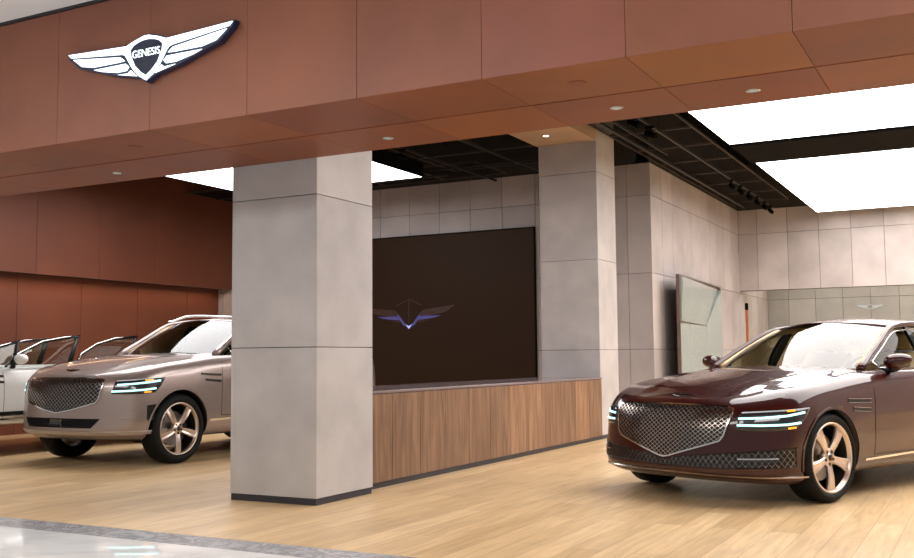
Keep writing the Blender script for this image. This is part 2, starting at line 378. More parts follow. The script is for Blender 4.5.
SHIELD = [(0, .158), (.10, .145), (.155, .124), (.19, .092), (.182, .04), (.134, -.058), (.067, -.12), (0, -.16), (-.067, -.12), (-.134, -.058), (-.182, .04), (-.19, .092), (-.155, .124), (-.10, .145)]
BACK = [(0, .212), (-.05, .21), (-.15, .182), (-.25, .146), (-1.02, .176), (-.99, .122), (-.85, .012), (-.68, -.035), (-.40, -.118), (-.12, -.17), (0, -.228)]
BACK = BACK + [(-a, b) for a, b in BACK[::-1][1:-1]]
def emblem_bm(scale, y0, y1, names=('top', 'f2', 'f3', 'f4'), to=None):
    bm = bmesh.new(); to = to or (lambda a, b, c: (a, c, b))
    for n in names:
        for s in (1, -1):
            prism(bm, [(a * scale * s, b * scale) for a, b in HW[n]], y0, y1, to)
    return bm
# facade sign
def inset(p, d=.0085):
    n = len(p); out = []; ar = sum(p[i][0] * p[(i + 1) % n][1] - p[(i + 1) % n][0] * p[i][1] for i in range(n)); sg = 1 if ar > 0 else -1
    for i in range(n):
        a, q, e = Vector(p[i - 1]), Vector(p[i]), Vector(p[(i + 1) % n]); u_ = (q - a).normalized(); v_ = (e - q).normalized()
        n1 = Vector((-u_.y, u_.x)) * sg; n2 = Vector((-v_.y, v_.x)) * sg; m_ = n1 + n2
        m_ = m_ / max(.45, m_.dot(n1)); out.append((q.x + m_.x * d, q.y + m_.y * d))
    return out
sx, sz, sc = -5.105, 3.236, .770
t = thing('wall_sign', 'large illuminated winged emblem sign high on the brown fascia', 'sign', (sx, FY, sz))
bm = bmesh.new(); prism(bm, [(a * sc, b * sc) for a, b in BACK], -.055, -.003); obj('backing', bm, M['logo_navy'], t)
bm = bmesh.new()
for s in (1, -1): prism(bm, [(a * sc * s, b * sc) for a, b in HW['top']], -.063, -.0555)
obj('wing_frame', bm, M['logo_white'], t)
for n in ('f2', 'f3', 'f4'):
    for s in (1, -1):
        bm = bmesh.new(); prism(bm, [(a * sc * s, b * sc) for a, b in inset(HW[n])], -.063, -.0555); obj('feather', bm, M['logo_white'], t)
bm = bmesh.new(); prism(bm, [(a * sc, b * sc) for a, b in SHIELD], -.060, -.0555); sh = obj('shield', bm, M['logo_navy'], t)
def text_obj(body, size, loc, rot, m, parent, name='letters', ext=.003, sx=1.0, bold=0.0):
    cu = bpy.data.curves.new('t', 'FONT'); cu.body = body; cu.size = size; cu.align_x = 'CENTER'; cu.align_y = 'CENTER'; cu.extrude = ext; cu.offset = bold
    tmp = bpy.data.objects.new('t', cu); C.objects.link(tmp)
    bpy.context.view_layer.update(); dg = bpy.context.evaluated_depsgraph_get()
    me = bpy.data.meshes.new_from_object(tmp.evaluated_get(dg)); bpy.data.objects.remove(tmp); bpy.data.curves.remove(cu)
    o = link(name, me, m, parent); o.location = loc; o.rotation_euler = rot; o.scale = (sx, 1, 1); return o
text_obj('GENESIS', .074, (0, -.0625, .030), (PI / 2, 0, 0), M['logo_white'], sh, ext=.002, sx=.97, bold=.0)

# ------------------------------------------------------------------ screen
t = thing('video_screen', 'huge dark brown video screen on the wall behind the wooden counter', 'screen', (-9.16, 15.47, .50))
bm = bmesh.new(); bx(bm, -2.43, 2.43, -.05, -.002, 0, 2.80, .004); obj('panel', bm, M['screen'], t)
bm = bmesh.new()
for a in ((-2.45, -2.432, -.058, -.001, -.02, 2.82), (2.432, 2.45, -.058, -.001, -.02, 2.82), (-2.432, 2.432, -.058, -.001, 2.802, 2.82), (-2.432, 2.432, -.058, -.001, -.02, -.002)): bx(bm, *a)
obj('frame', bm, M['black'], t)
ez = 1.39
def img(name, polys, m, z=ez, sc=1.0):
    bm = bmesh.new()
    for p in polys: prism(bm, [(a * sc, z + b * sc) for a, b in p], -.0525, -.0502)
    return obj(name, bm, m, t)
mir = lambda p: [(-a, b) for a, b in p]
dimw = [(-.93, .17), (-.30, .105), (-.235, .06), (-.20, .0), (-.40, -.005), (-.74, .05)]
blue = [(-.66, -.005), (-.26, -.005), (-.20, -.04), (-.17, -.075), (-.34, -.065), (-.52, -.04)]
low = [(-.37, -.085), (-.17, -.09), (-.13, -.115), (-.24, -.11)]
vv = [(-.235, .055), (-.09, -.125), (0, -.185), (0, -.225), (-.12, -.16), (-.25, -.0)]
tip = [(-.06, -.15), (0, -.185), (.06, -.15), (.0, -.232)]
crest = [(-.005, .30), (-.26, .19), (-.25, .18), (-.005, .288)]
img('emblem_image', [dimw, mir(dimw), low, mir(low), crest, mir(crest), [(-.006, .3), (.006, .3), (.006, -.16), (-.006, -.16)]], M['screen_dim'])
img('emblem_glow', [blue, mir(blue), vv, mir(vv)], M['screen_blue'])
o = img('emblem_tip', [tip], M['screen_pale']); o.location.y = -.001

# faint emblem on the far grey wall
bm = emblem_bm(.29, -.008, -.001); o = obj('wall_emblem', bm, mat('pale_blue_metal', (.62, .70, .78), .3, metal=.3), None); o.location = (-2.46, 24.695, 2.215)
tag(o, 'small pale winged emblem on the far grey panelled wall', 'emblem')

# ------------------------------------------------------------------ downlights
def downlight(loc, r, lens, label, group=None):
    t = thing('downlight', label, 'downlight', loc, 0, group)
    bm = bmesh.new(); lathe_z(bm, [(r * .78, -.001), (r, -.004), (r * 1.12, -.001), (r * 1.12, 0.0)], 32, cap=False)
    obj('trim_ring', bm, M['dark_chrome'], t, True)
    bm = bmesh.new(); lathe_z(bm, [(r * .80, -.0015), (r * .80, -.0005)], 32); obj('lens', bm, lens, t)
    return t
def spot(loc, rot, energy, size, col=(1, .82, .62), blend=.6, rad=.04):
    l = bpy.data.lights.new('lamp', 'SPOT'); l.energy = energy; l.spot_size = size; l.color = col; l.spot_blend = blend; l.shadow_soft_size = rad
    o = bpy.data.objects.new('spot_beam', l); C.objects.link(o); o.location = loc; o.rotation_euler = rot; return o
labs = ['recessed downlight in the brown soffit nearest the front column, left side', 'recessed downlight in the brown soffit between the two columns',
        'recessed downlight in the brown soffit nearest the large luminous ceiling']
downlight((-6.545, 6.157, SZ), .042, M['lens'], 'small recessed downlight at the far left end of the brown soffit')
downlight((-3.831, 6.165, SZ), .042, M['lens'], 'recessed soffit downlight just right of the front concrete column')
downlight((-2.085, 6.143, SZ), .042, M['lens'], 'recessed soffit downlight right of the rear concrete column')
downlight((-1.222, 6.15, SZ), .042, M['lens'], 'recessed soffit downlight in front of the luminous ceiling')
for x in (-3.831, -2.085, -1.222): spot((x, 6.15, SZ - .012), (0, 0, 0), 9, 1.3)
downlight((-5.328, 12.69, 4.177), .05, M['lens_on'], 'small lit downlight in the tan beam above the rear column')
spot((-5.328, 12.69, 4.16), (0, 0, 0), 14, 1.5)
for x, y, lb in ((-2.089, 5.457, 'round brown speaker cover in the soffit above the screen'), (-5.626, 5.464, 'round brown speaker cover in the soffit below the winged sign')):
    bm = bmesh.new(); lathe_z(bm, [(.052, -.004), (.056, -.002), (.056, 0)], 32); o = obj('ceiling_speaker', bm, M['corten_soffit'], None); o.location = (x, y, SZ)
    tag(o, lb, 'speaker')

# ------------------------------------------------------------------ luminous ceilings
def lum(x0, x1, y0, y1, z, label):
    t = thing('ceiling_light_panel', label, 'ceiling light', ((x0 + x1) / 2, (y0 + y1) / 2, z))
    hx, hy = (x1 - x0) / 2, (y1 - y0) / 2
    bm = bmesh.new(); bx(bm, -hx + .012, hx - .012, -hy + .012, hy - .012, 0.002, .02); obj('diffuser', bm, M['light'], t)
    bm = bmesh.new(); z0, z1 = 0, .22
    bx(bm, -hx, -hx + .01, -hy, hy, z0, z1); bx(bm, hx - .01, hx, -hy, hy, z0, z1); bx(bm, -hx + .01, hx - .01, -hy, -hy + .01, z0, z1); bx(bm, -hx + .01, hx - .01, hy - .01, hy, z0, z1)
    bx(bm, -hx + .01, hx - .01, -hy + .01, hy - .01, .18, .22)
    obj('frame', bm, M['black'], t)
lum(-3.07, 4.6, 7.9, 13.72, 4.0, 'broad luminous ceiling panel nearer the brown beam, above the burgundy sedan')
lum(-3.04, 4.6, 15.14, 21.2, 4.0, 'broad luminous ceiling panel at the back, in front of the far concrete wall')
lum(-11.3, -7.87, 7.9, 13.72, 4.0, 'luminous ceiling panel behind the front column, above the taupe SUV')

# ------------------------------------------------------------------ wire mesh ceiling, rails, spotlights
P = 1.2
bm = bmesh.new()
for k in range(1, 30):
    a = -P / 2 + P * k / 30
    bx(bm, a - .0035, a + .0035, -P / 2 + .01, P / 2 - .01, .004, .010)
for k in range(1, 12):
    a = -P / 2 + P * k / 12
    bx(bm, -P / 2 + .01, P / 2 - .01, a - .003, a + .003, .011, .016)
mesh0 = obj('mesh_ceiling_panel', bm, M['mesh_black'], None)
bm = bmesh.new()
for a in ((-P / 2, P / 2, -P / 2, -P / 2 + .018, 0, .03), (-P / 2, P / 2, P / 2 - .018, P / 2, 0, .03), (-P / 2, -P / 2 + .018, -P / 2 + .018, P / 2 - .018, 0, .03), (P / 2 - .018, P / 2, -P / 2 + .018, P / 2 - .018, 0, .03)): bx(bm, *a)
obj('frame', bm, mat('mesh_frame_brown', (.06, .045, .038), .5, spec=.3), mesh0)
tag(mesh0, 'black wire mesh ceiling panel beside the luminous ceilings', 'ceiling panel', 'black wire mesh ceiling panels')
first = True
def mesh_tile(x, y):
    global first
    o = mesh0 if first else mesh0.copy()
    if not first:
        C.objects.link(o)
        for ch in list(mesh0.children):
            q = ch.copy(); C.objects.link(q); q.parent = o
    first = False; o.location = (x, y, 4.25)
for j in range(6):
    for i in range(2): mesh_tile(-7.25 + 1.205 * i * .98, 8.1 + j * 1.205)
for j in range(11):
    if j > 5: mesh_tile(-4.1, 8.1 + j * 1.205)
    else: mesh_tile(-4.1, 8.1 + j * 1.205)
for i in range(5): mesh_tile(-12.6 + i * 1.205, 14.75)
# dark ducts and trusses above the mesh
t = thing('air_duct', 'dark air duct seen through the mesh ceiling over the counter', 'duct', (-6.85, 11, 4.848))
bm = bmesh.new(); bx(bm, -.3, .3, -3.2, 2.6, 0, .35, .01); obj('duct_body', bm, M['steel_dark'], t)
for k in range(5):
    bm = bmesh.new(); bx(bm, -.32, .32, -3 + k * 1.3, -2.96 + k * 1.3, -.02, .37); obj('flange', bm, M['steel_dark'], t)
def rail(x0, y0, x1, y1, z, label, w=.03):
    t = thing('track_rail', label, 'track rail', (x0, y0, z))
    bm = bmesh.new()
    if abs(x1 - x0) < abs(y1 - y0): bx(bm, -w / 2, w / 2, 0, y1 - y0, 0, .035, .002)
    else: bx(bm, 0, x1 - x0, -w / 2, w / 2, 0, .035, .002)
    obj('channel', bm, M['steel_dark'], t)
    for k in range(4):
        bm = bmesh.new(); f = (k + .5) / 4; x, y = (x1 - x0) * f, (y1 - y0) * f
        tube(bm, [(x, y, .034), (x, y, 5.2 - z)], .006, 6); obj('hanger', bm, M['steel_dark'], t)
rail(-3.83, 8.2, -3.83, 21.0, 4.12, 'long black lighting track with spotlights along the luminous ceilings')
rail(-4.42, 8.2, -4.42, 21.0, 4.16, 'long black rail close to the side concrete wall', .05)
rail(-4.15, 8.2, -4.15, 14.5, 4.10, 'short dark rail between the lighting track and the rear column', .02)
rail(-6.35, 8.2, -6.35, 15.3, 4.12, 'black rail over the counter, nearer the rear column', .025)
rail(-7.35, 8.2, -7.35, 15.3, 4.12, 'black rail over the counter, nearer the luminous ceiling', .025)
rail(-7.85, 14.1, -5.8, 14.1, 4.16, 'black cross rail in front of the screen wall', .025)
rail(-12.9, 14.6, -7.9, 14.6, 4.16, 'black cross rail between the luminous ceiling and the screen wall', .03)
def spotlight(loc, rz, label, group):
    t = thing('track_spotlight', label, 'spotlight', loc, rz, group)
    bm = bmesh.new(); bx(bm, -.02, .02, -.06, .06, -.03, -.001, .003); obj('adapter', bm, M['black'], t)
    bm = bmesh.new(); tube(bm, [(0, 0, -.031), (0, 0, -.07)], .008, 8); obj('stem', bm, M['black'], t)
    bm = bmesh.new(); tube(bm, [(0, .07, -.075), (0, .065, -.077), (0, -.09, -.145), (0, -.095, -.147)], [.02, .035, .04, .036], 16); obj('lamp_head', bm, M['black'], t, True)
    return t
s0 = spotlight((-3.83, 17.2, 4.12), .5, 'black spotlight on the long track beside the rear luminous ceiling', 'spotlights on the long track')
for y in (17.9, 18.6, 19.3, 20.0, 20.6): dup(s0, (-3.83, y, 4.12))
s1 = spotlight((-6.35, 10.5, 4.12), 1.2, 'black spotlight on the rail over the counter', 'spotlights over the counter')
dup(s1, (-6.35, 11.6, 4.12)); dup(s1, (-7.35, 11.0, 4.12)); dup(s1, (-7.35, 12.2, 4.12))
s2 = spotlight((-3.83, 11.2, 4.12), 1.2, 'black spotlight on the long track beside the nearer luminous ceiling', 'spotlights by the nearer luminous ceiling')
dup(s2, (-3.83, 11.9, 4.12)); dup(s2, (-3.83, 12.6, 4.12))

# ------------------------------------------------------------------ mirror panel and post by the side wall
t = thing('wall_mirror', 'tall faceted mirror panel standing against the side concrete wall', 'mirror', (-4.42, 15.9, 0))
ang = 0.045; t.rotation_euler = (0, 0, ang)
Lm = 3.15; zt0 = 2.45
def mplane(poly, x0, tilt, m, name):
    bm = bmesh.new(); cy = sum(p[0] for p in poly) / len(poly); cz = sum(p[1] for p in poly) / len(poly)
    A = [bm.verts.new((x0 + tilt[0] * (y - cy) + tilt[1] * (z - cz), y, z)) for y, z in poly]
    B = [bm.verts.new((x0 - .035, y, z)) for y, z in poly]
    fs = [bm.faces.new(A), bm.faces.new(B[::-1])]; n = len(poly)
    for i in range(n): fs.append(bm.faces.new((A[i], B[i], B[(i + 1) % n], A[(i + 1) % n])))
    bmesh.ops.recalc_face_normals(bm, faces=fs)
    return obj(name, bm, m, t)
mplane([(.06, 1.70), (2.22, 1.68), (3.36, 2.40), (.06, 2.41)], 0, (-.03, .05), M['wall_mirror'], 'mirror_facet')
mplane([(.06, .06), (2.20, .06), (2.20, 1.66), (.06, 1.68)], 0, (.01, -.03), M['wall_mirror'], 'mirror_facet')
mplane([(2.23, .06), (3.38, .06), (3.38, 2.38), (2.23, 1.665)], 0, (.05, .0), M['wall_mirror'], 'mirror_facet')
bm = bmesh.new()
for a in ((-.035, .012, 0, .03, 0, zt0), (-.035, .012, 3.41, 3.45, 0, zt0), (-.035, .012, .03, 3.41, zt0 - .03, zt0), (-.035, .012, .03, 3.41, 0, .04)): bx(bm, *a, bev=.003)
bx(bm, -.045, -.036, 0, 3.45, 0, zt0)
obj('frame', bm, M['mirror_frame'], t)
t = thing('wooden_post', 'slim orange wooden post with a black cap beside the far wall recess', 'post', (-4.42, 20.9, 0))
bm = bmesh.new(); bx(bm, -.025, .025, -.025, .025, 0, 2.06, .004); obj('shaft', bm, M['post'], t)
bm = bmesh.new(); bx(bm, -.03, .03, -.03, .03, 2.061, 2.20, .006); obj('cap', bm, M['black'], t)

# ------------------------------------------------------------------ cars
def tab(t, y):
    """smooth interpolation in a table of (y, value)"""
    if y <= t[0][0]: return t[0][1]
    if y >= t[-1][0]: return t[-1][1]
    n = len(t)
    for i in range(n - 1):
        if y <= t[i + 1][0]: break
    def slope(k):
        if k <= 0 or k >= n - 1: 
            a = 0 if k <= 0 else n - 2
            return (t[a + 1][1] - t[a][1]) / (t[a + 1][0] - t[a][0])
        a = (t[k][1] - t[k - 1][1]) / (t[k][0] - t[k - 1][0]); b = (t[k + 1][1] - t[k][1]) / (t[k + 1][0] - t[k][0])
        return 0 if a * b <= 0 else 2 * a * b / (a + b)
    h = t[i + 1][0] - t[i][0]; s = (y - t[i][0]) / h
    a, b, c, d = t[i][1], t[i + 1][1], slope(i) * h, slope(i + 1) * h
    return (2 * s**3 - 3 * s**2 + 1) * a + (s**3 - 2 * s**2 + s) * c + (-2 * s**3 + 3 * s**2) * b + (s**3 - s**2) * d

class Car:
    def __init__(s, P): s.P = P
    def shell(s):
        """the lower body as one closed surface, left half mirrored"""
        P = s.P; lv = P['levels']; n = 30
        ys = [y for y in P['ystn']]
        rows = []     # rows[k][m] = point of level m at plan station k
        for k in range(n + 1):
            th = (k / n) * PI / 2; row = []
            for l in lv:
                w = tab(l['w'], l['y0'] + l['d']); e = 2.0 / l['n']
                x = w * math.sin(th) ** e if th > 0 else 0.0
                y = l['y0'] + l['d'] * (1 - max(0, math.cos(th)) ** e)
                if k == n: x, y = w, l['y0'] + l['d']
                row.append(Vector((x, y, tab(l['z'], y))))
            rows.append(row)
        for y in ys: rows.append([Vector((tab(l['w'], y), y, tab(l['z'], y))) for l in lv])
        m_ = 16
        for k in range(m_ + 1):
            th = (1 - k / m_) * PI / 2; row = []
            for l in lv:
                yr, dr, nr = l['yr'], P['dr'], 2.6; e = 2.0 / nr
                w = tab(l['w'], yr - dr)
                x = w * math.sin(th) ** e if k < m_ else 0.0
                y = yr - dr * (1 - max(0, math.cos(th)) ** e)
                if k == 0: x, y = w, yr - dr
                row.append(Vector((x, y, tab(l['z'], y))))
            rows.append(row)
        out = []
        nt = 14; c0, c1 = P['cabin']
        for row in rows:
            pts = []
            z0 = row[0]; pts += [Vector((z0.x * f, z0.y, z0.z)) for f in (0, .25, .5, .75, .92)]
            L = row; top = row[-1]
            nxt = Vector((top.x * .9, top.y, top.z + (tab(P['crown'], top.y)) * .3))
            ext = [L[0] * 2 - L[1]] + L + [nxt]
            for i in range(1, len(L)):
                a, b, c, d = ext[i - 1], ext[i], ext[i + 1], ext[i + 2]
                for q in range(3):
                    t = q / 3
                    pts.append(0.5 * ((2 * b) + (c - a) * t + (2 * a - 5 * b + 4 * c - d) * t * t + (3 * b - a - 3 * c + d) * t**3))
            pts.append(top)
            cabin = c0 < top.y < c1
            for j in range(1, nt + 1):
                f = 1 - j / nt
                if cabin:
                    if j == 1: p = Vector((top.x * .955, top.y, top.z + .004))
                    elif j == 2: p = Vector((top.x * .93, top.y, P['tub'] + .25))
                    elif j == 3: p = Vector((top.x * .92, top.y, P['tub']))
                    else: p = Vector((top.x * .92 * (1 - (j - 3) / (nt - 3)), top.y, P['tub']))
                else:
                    q = 1 - f * f
                    p = Vector((top.x * f, top.y, top.z + tab(P['crown'], top.y) * q))
                    xr = tab(P['crease'], top.y)
                    if xr > 0: p.z += P.get('crease_h', .012) * math.exp(-((p.x - xr) / .05) ** 2) * min(1, max(0, (top.y - .2) * 5)) 
                pts.append(p)
            out.append(pts)
        bm = bmesh.new(); V = [[bm.verts.new(p) for p in pts] for pts in out]
        W = [[bm.verts.new((-p.x, p.y, p.z)) for p in pts] for pts in out]
        for A, sgn in ((V, 1), (W, -1)):
            for k in range(len(A) - 1):
                cab = c0 < out[k][22].y < c1 and c0 < out[k + 1][22].y < c1
                for j in range(len(A[0]) - 1):
                    vs = (A[k][j], A[k][j + 1], A[k + 1][j + 1], A[k + 1][j])
                    if sgn < 0: vs = vs[::-1]
                    f = bm.faces.new(vs); f.smooth = True
                    cy = (out[k][j].y + out[k + 1][j].y) / 2; cz = min(out[k][j].z, out[k + 1][j + 1].z, out[k + 1][j].z, out[k][j + 1].z)
                    if j >= len(A[0]) - nt and c0 - .05 < cy < c1 + .05 and j > len(A[0]) - nt: f.material_index = 1 if cz < out[k][-nt - 1].z - .03 else 0
                    if j < P.get('blackj', 4): f.material_index = 2
        bmesh.ops.remove_doubles(bm, verts=bm.verts, dist=.0004)
        bmesh.ops.dissolve_degenerate(bm, dist=.0002, edges=bm.edges)
        bmesh.ops.recalc_face_normals(bm, faces=bm.faces)
        return bm
    def build(s, name, label, cat, loc, rz):
        P = s.P; s.root = thing(name, label, cat, loc, rz)
        bm = s.shell()
        s.bvh = BVHTree.FromBMesh(bm)
        me = bpy.data.meshes.new('body'); bm.to_mesh(me); bm.free()
        for m in (M[P['paint']], M['cream'], M['plastic'], M['plastic']): me.materials.append(m)
        body = bpy.data.objects.new('body', me); C.objects.link(body)
        # wheel arches
        cb = bmesh.new()
        for y, r in ((P['wy'][0], P['arch']), (P['wy'][1], P['arch'])):
            for sg in (1, -1):
                rg = lathe_x(cb, [(P['well'], r * .98), (P['W'] / 2 - .12, r), (P['W'] / 2 + .2, r)] if sg > 0 else [(-P['well'], r * .98), (-(P['W'] / 2 - .12), r), (-(P['W'] / 2 + .2), r)], 56, 0, (y, P['wz'] + P.get('archdz', 0)))
                cb.faces.new(rg[0]); cb.faces.new(rg[-1])
        bmesh.ops.recalc_face_normals(cb, faces=cb.faces)
        cme = bpy.data.meshes.new('cut'); cb.to_mesh(cme); cb.free(); cme.materials.append(M['plastic'])
        for p in cme.polygons: p.material_index = 0
        for _ in range(3): cme.materials.append(M['plastic'])
        for p in cme.polygons: p.material_index = 3; p.use_smooth = True
        cut = bpy.data.objects.new('cut', cme); C.objects.link(cut)
        md = body.modifiers.new('b', 'BOOLEAN'); md.operation = 'DIFFERENCE'; md.object = cut; md.solver = 'EXACT'
        bpy.context.view_layer.update(); dg = bpy.context.evaluated_depsgraph_get()
        new = bpy.data.meshes.new_from_object(body.evaluated_get(dg))
        bpy.data.objects.remove(body); bpy.data.objects.remove(cut)
        # lift the doors, the bonnet and the boot lid out of the body as parts of their own
        b2 = bmesh.new(); b2.from_mesh(new)
        def cls(f):
            c = f.calc_center_median(); n = f.normal
            if f.material_index: return 'body'
            if abs(c.x) > P['W'] / 2 - .16 and c.z > P['doorz']:
                for i, (a, b) in enumerate(P['doors']):
                    if a < c.y < b: return 'door%d%s' % (i, 'l' if c.x > 0 else 'r')
            if P['hood'][0] < c.y < P['hood'][1] and n.z > .5 and c.z > tab(P['levels'][-1]['z'], c.y) - .025 and abs(c.x) < tab(P['levels'][-1]['w'], max(c.y, 1.0)) - .015: return 'bonnet'
            return 'body'
        groups = {}
        for f in b2.faces: groups.setdefault(cls(f), []).append(f.index)
        me_all = bpy.data.meshes.new('all'); b2.to_mesh(me_all); b2.free()
        s.parts = {}
        for g, idx in groups.items():
            bb = bmesh.new(); bb.from_mesh(me_all); bb.faces.ensure_lookup_table(); keep = set(idx)
            bmesh.ops.delete(bb, geom=[f for f in bb.faces if f.index not in keep], context='FACES')
            nm = {'body': 'body', 'bonnet': 'bonnet'}.get(g, 'door')
            o = obj(nm, bb, [M[P['paint']], M['cream'], M['plastic'], M['plastic']], s.root)
            for p in o.data.polygons: p.use_smooth = True
            s.parts[g] = o
        return s
    # ---- projections on the body
    def polar(s, phi, z, off=0.0):
        a = math.radians(phi); o = Vector((0, 1.2, z)); d = Vector((math.sin(a), -math.cos(a), 0))
        h, n, i, _ = s.bvh.ray_cast(o + d * 4, -d)
        if h is None: return None, None
        if n.dot(d) < 0: n = -n
        return h + n * off, n
    def front(s, x, z, off=0.0):
        h, n, i, _ = s.bvh.ray_cast(Vector((x, -2, z)), Vector((0, 1, 0)))
        if h is None: return None, None
        if n.y > 0: n = -n
        return h + n * off, n
    def side(s, sg):
        def f(y, z, off=0.0):
            h, n, i, _ = s.bvh.ray_cast(Vector((3 * sg, y, z)), Vector((-sg, 0, 0)))
            if h is None: return None, None
            if n.x * sg < 0: n = -n
            return h + n * off, n
        return f
    def top(s, x, y, off=0.0):
        h, n, i, _ = s.bvh.ray_cast(Vector((x, y, 3)), Vector((0, 0, -1)))
        if n is not None and n.z < 0: n = -n
        return (h + n * off, n) if h is not None else (None, None)
    def ribbon(s, bm, proj, pts, w, thick, base=0.0005, sub=1):
        """strip of width w lying on the body along 2D points"""
        P2 = []
        for i in range(len(pts) - 1):
            for k in range(sub):
                t = k / sub; P2.append((pts[i][0] * (1 - t) + pts[i + 1][0] * t, pts[i][1] * (1 - t) + pts[i + 1][1] * t))
        P2.append(pts[-1]); H = []
        for p in P2:
            h, n = proj(*p)
            if h is not None: H.append((h, n))
        if len(H) < 2: return
        rings = []
        for i, (h, n) in enumerate(H):
            t = (H[min(i + 1, len(H) - 1)][0] - H[max(i - 1, 0)][0])
            if t.length < 1e-7: continue
            t.normalize(); b = n.cross(t); 
            if b.length < 1e-6: continue
            b.normalize(); ww = w(i / (len(H) - 1)) if callable(w) else w
            q = [h + b * ww / 2 + n * base, h + b * ww / 2 * .8 + n * (base + thick), h - b * ww / 2 * .8 + n * (base + thick), h - b * ww / 2 + n * base]
            rings.append([bm.verts.new(v) for v in q])
        for A, B in zip(rings, rings[1:]):
            for k in range(4): bm.faces.new((A[k], A[(k + 1) % 4], B[(k + 1) % 4], B[k]))
        if rings: bm.faces.new(rings[0][::-1]); bm.faces.new(rings[-1])
    def ruled(s, bm, proj, lo, hi, n, m, off, thick=.004):
        """patch on the body between two 2D curves lo(t) and hi(t)"""
        def val(c, t):
            if callable(c): return c(t)
            L = len(c) - 1; i = min(int(t * L), L - 1); f = t * L - i
            return (c[i][0] * (1 - f) + c[i + 1][0] * f, c[i][1] * (1 - f) + c[i + 1][1] * f)
        G = []; U = []
        for i in range(n + 1):
            t = i / n; a, b = val(lo, t), val(hi, t); row = []; ur = []
            for j in range(m + 1):
                q = j / m; h, nn = proj(a[0] * (1 - q) + b[0] * q, a[1] * (1 - q) + b[1] * q, off)
                if h is None: row.append(None); ur.append(None); continue
                row.append(bm.verts.new(h)); ur.append(bm.verts.new(h - nn * thick))
            G.append(row); U.append(ur)
        for i in range(n):
            for j in range(m):
                v = (G[i][j], G[i + 1][j], G[i + 1][j + 1], G[i][j + 1])
                if None in v: continue
                try:
                    f = bm.faces.new(v); f.smooth = True
                except ValueError: pass
        def edge(a, b, c, d):
            if None in (a, b, c, d): return
            try: bm.faces.new((a, b, c, d))
            except ValueError: pass
        for i in range(n):
            edge(G[i][0], G[i + 1][0], U[i + 1][0], U[i][0]); edge(G[i][m], U[i][m], U[i + 1][m], G[i + 1][m])
        for j in range(m):
            edge(G[0][j], U[0][j], U[0][j + 1], G[0][j + 1]); edge(G[n][j], G[n][j + 1], U[n][j + 1], U[n][j])
    # ---- pieces
    def wheels(s):
        P = s.P
        for i, y in enumerate(P['wy']):
            for sg in (1, -1):
                s.wheel(sg, y, P['steer'] if i == 0 else 0)
    def wheel(s, sg, y, steer):
        P = s.P; R = P['wz']; rr = P['rim']; w = .255; xo = P['wx']
        mt = Matrix.Translation((xo * sg - sg * .10, y, R)) @ Matrix.Rotation(steer, 4, 'Z')
        def put(bm, nm, m, par, sm=False):
            if sg < 0:
                for v in bm.verts: v.co.x = -v.co.x
                bmesh.ops.reverse_faces(bm, faces=bm.faces)
            o = obj(nm, bm, m, par, sm)
            return o
        # local x: outward (+) from the wheel centre; the outer face near x = .10
        hw = w / 2; xc = .10 - hw
        bm = bmesh.new(); S_ = R - .001
        prof = [(xc - hw + .02, rr), (xc - hw + .002, rr + .03), (xc - hw, (rr + S_) / 2), (xc - hw + .012, S_ - .022), (xc - hw + .035, S_ - .004), (xc, S_), (xc + hw - .035, S_ - .004), (xc + hw - .012, S_ - .022), (xc + hw, (rr + S_) / 2), (xc + hw - .002, rr + .03), (xc + hw - .012, rr + .006), (xc + hw - .03, rr - .002)]
        rg = lathe_x(bm, prof, 72)
        ty = put(bm, 'tyre', M['tyre'], s.root, True); ty.matrix_local = mt
        bm = bmesh.new()
        lathe_x(bm, [(xc + hw - .018, rr + .006), (xc + hw - .010, rr + .002), (xc + hw - .012, rr - .010), (xc + hw - .03, rr - .016), (xc + hw - .04, rr - .022)], 72)
        rim = put(bm, 'rim', M['rim_bronze'], ty, True)
        bm = bmesh.new()
        lathe_x(bm, [(xc + hw - .036, rr - .014), (xc + hw - .10, rr - .035), (xc - hw + .03, rr - .03), (xc - hw + .02, rr)], 72)
        put(bm, 'barrel', M['rim_dark'], ty, True)
        bm = bmesh.new(); rg = lathe_x(bm, [(-.03, .02), (-.028, P['disc']), (-.052, P['disc']), (-.054, .02)], 48); put(bm, 'brake_disc', M['disc'], ty)
        bm = bmesh.new(); rd = P['disc']
        a0 = -.5
        prism(bm, [((rd + .012) * math.cos(a0 + a * .11), (rd + .012) * math.sin(a0 + a * .11)) for a in range(8)] + [((rd - .075) * math.cos(a0 + a * .11), (rd - .075) * math.sin(a0 + a * .11)) for a in range(7, -1, -1)], -.065, -.012, lambda a, b, c: (c, a, b)); put(bm, 'brake_caliper', M['rim_dark'], ty)
        # spokes
        n = 5; kind = P['spoke']
        for k in range(n):
            an = 2 * PI * k / n + PI / 2 + P.get('spin', 0)
            bm = bmesh.new()
            def spoke(w0, w1, w2, x0, x1, sh=0.0, r0=.045, r1=None, th=.026):
                r1 = r1 or rr - .010
                st = []
                for q in range(9):
                    t = q / 8; r_ = r0 + (r1 - r0) * t
                    hwid = (w0 * (1 - t) ** 2 + 2 * w1 * t * (1 - t) + w2 * t * t) / 2
                    xx = x0 + (x1 - x0) * t + .012 * math.sin(PI * t); off = sh * t
                    row = []
                    for (a, b) in ((-1, -th), (-1, -.009), (-.72, 0), (-.2, -.004), (.2, -.004), (.72, 0), (1, -.009), (1, -th)):
                        lat = a * hwid + off
                        row.append(bm.verts.new((xx + b, r_ * math.cos(an) - lat * math.sin(an), r_ * math.sin(an) + lat * math.cos(an))))
                    st.append(row)
                for A, B in zip(st, st[1:]):
                    for j in range(8): bm.faces.new((A[j], A[(j + 1) % 8], B[(j + 1) % 8], B[j]))
                bm.faces.new(st[0][::-1]); bm.faces.new(st[-1])
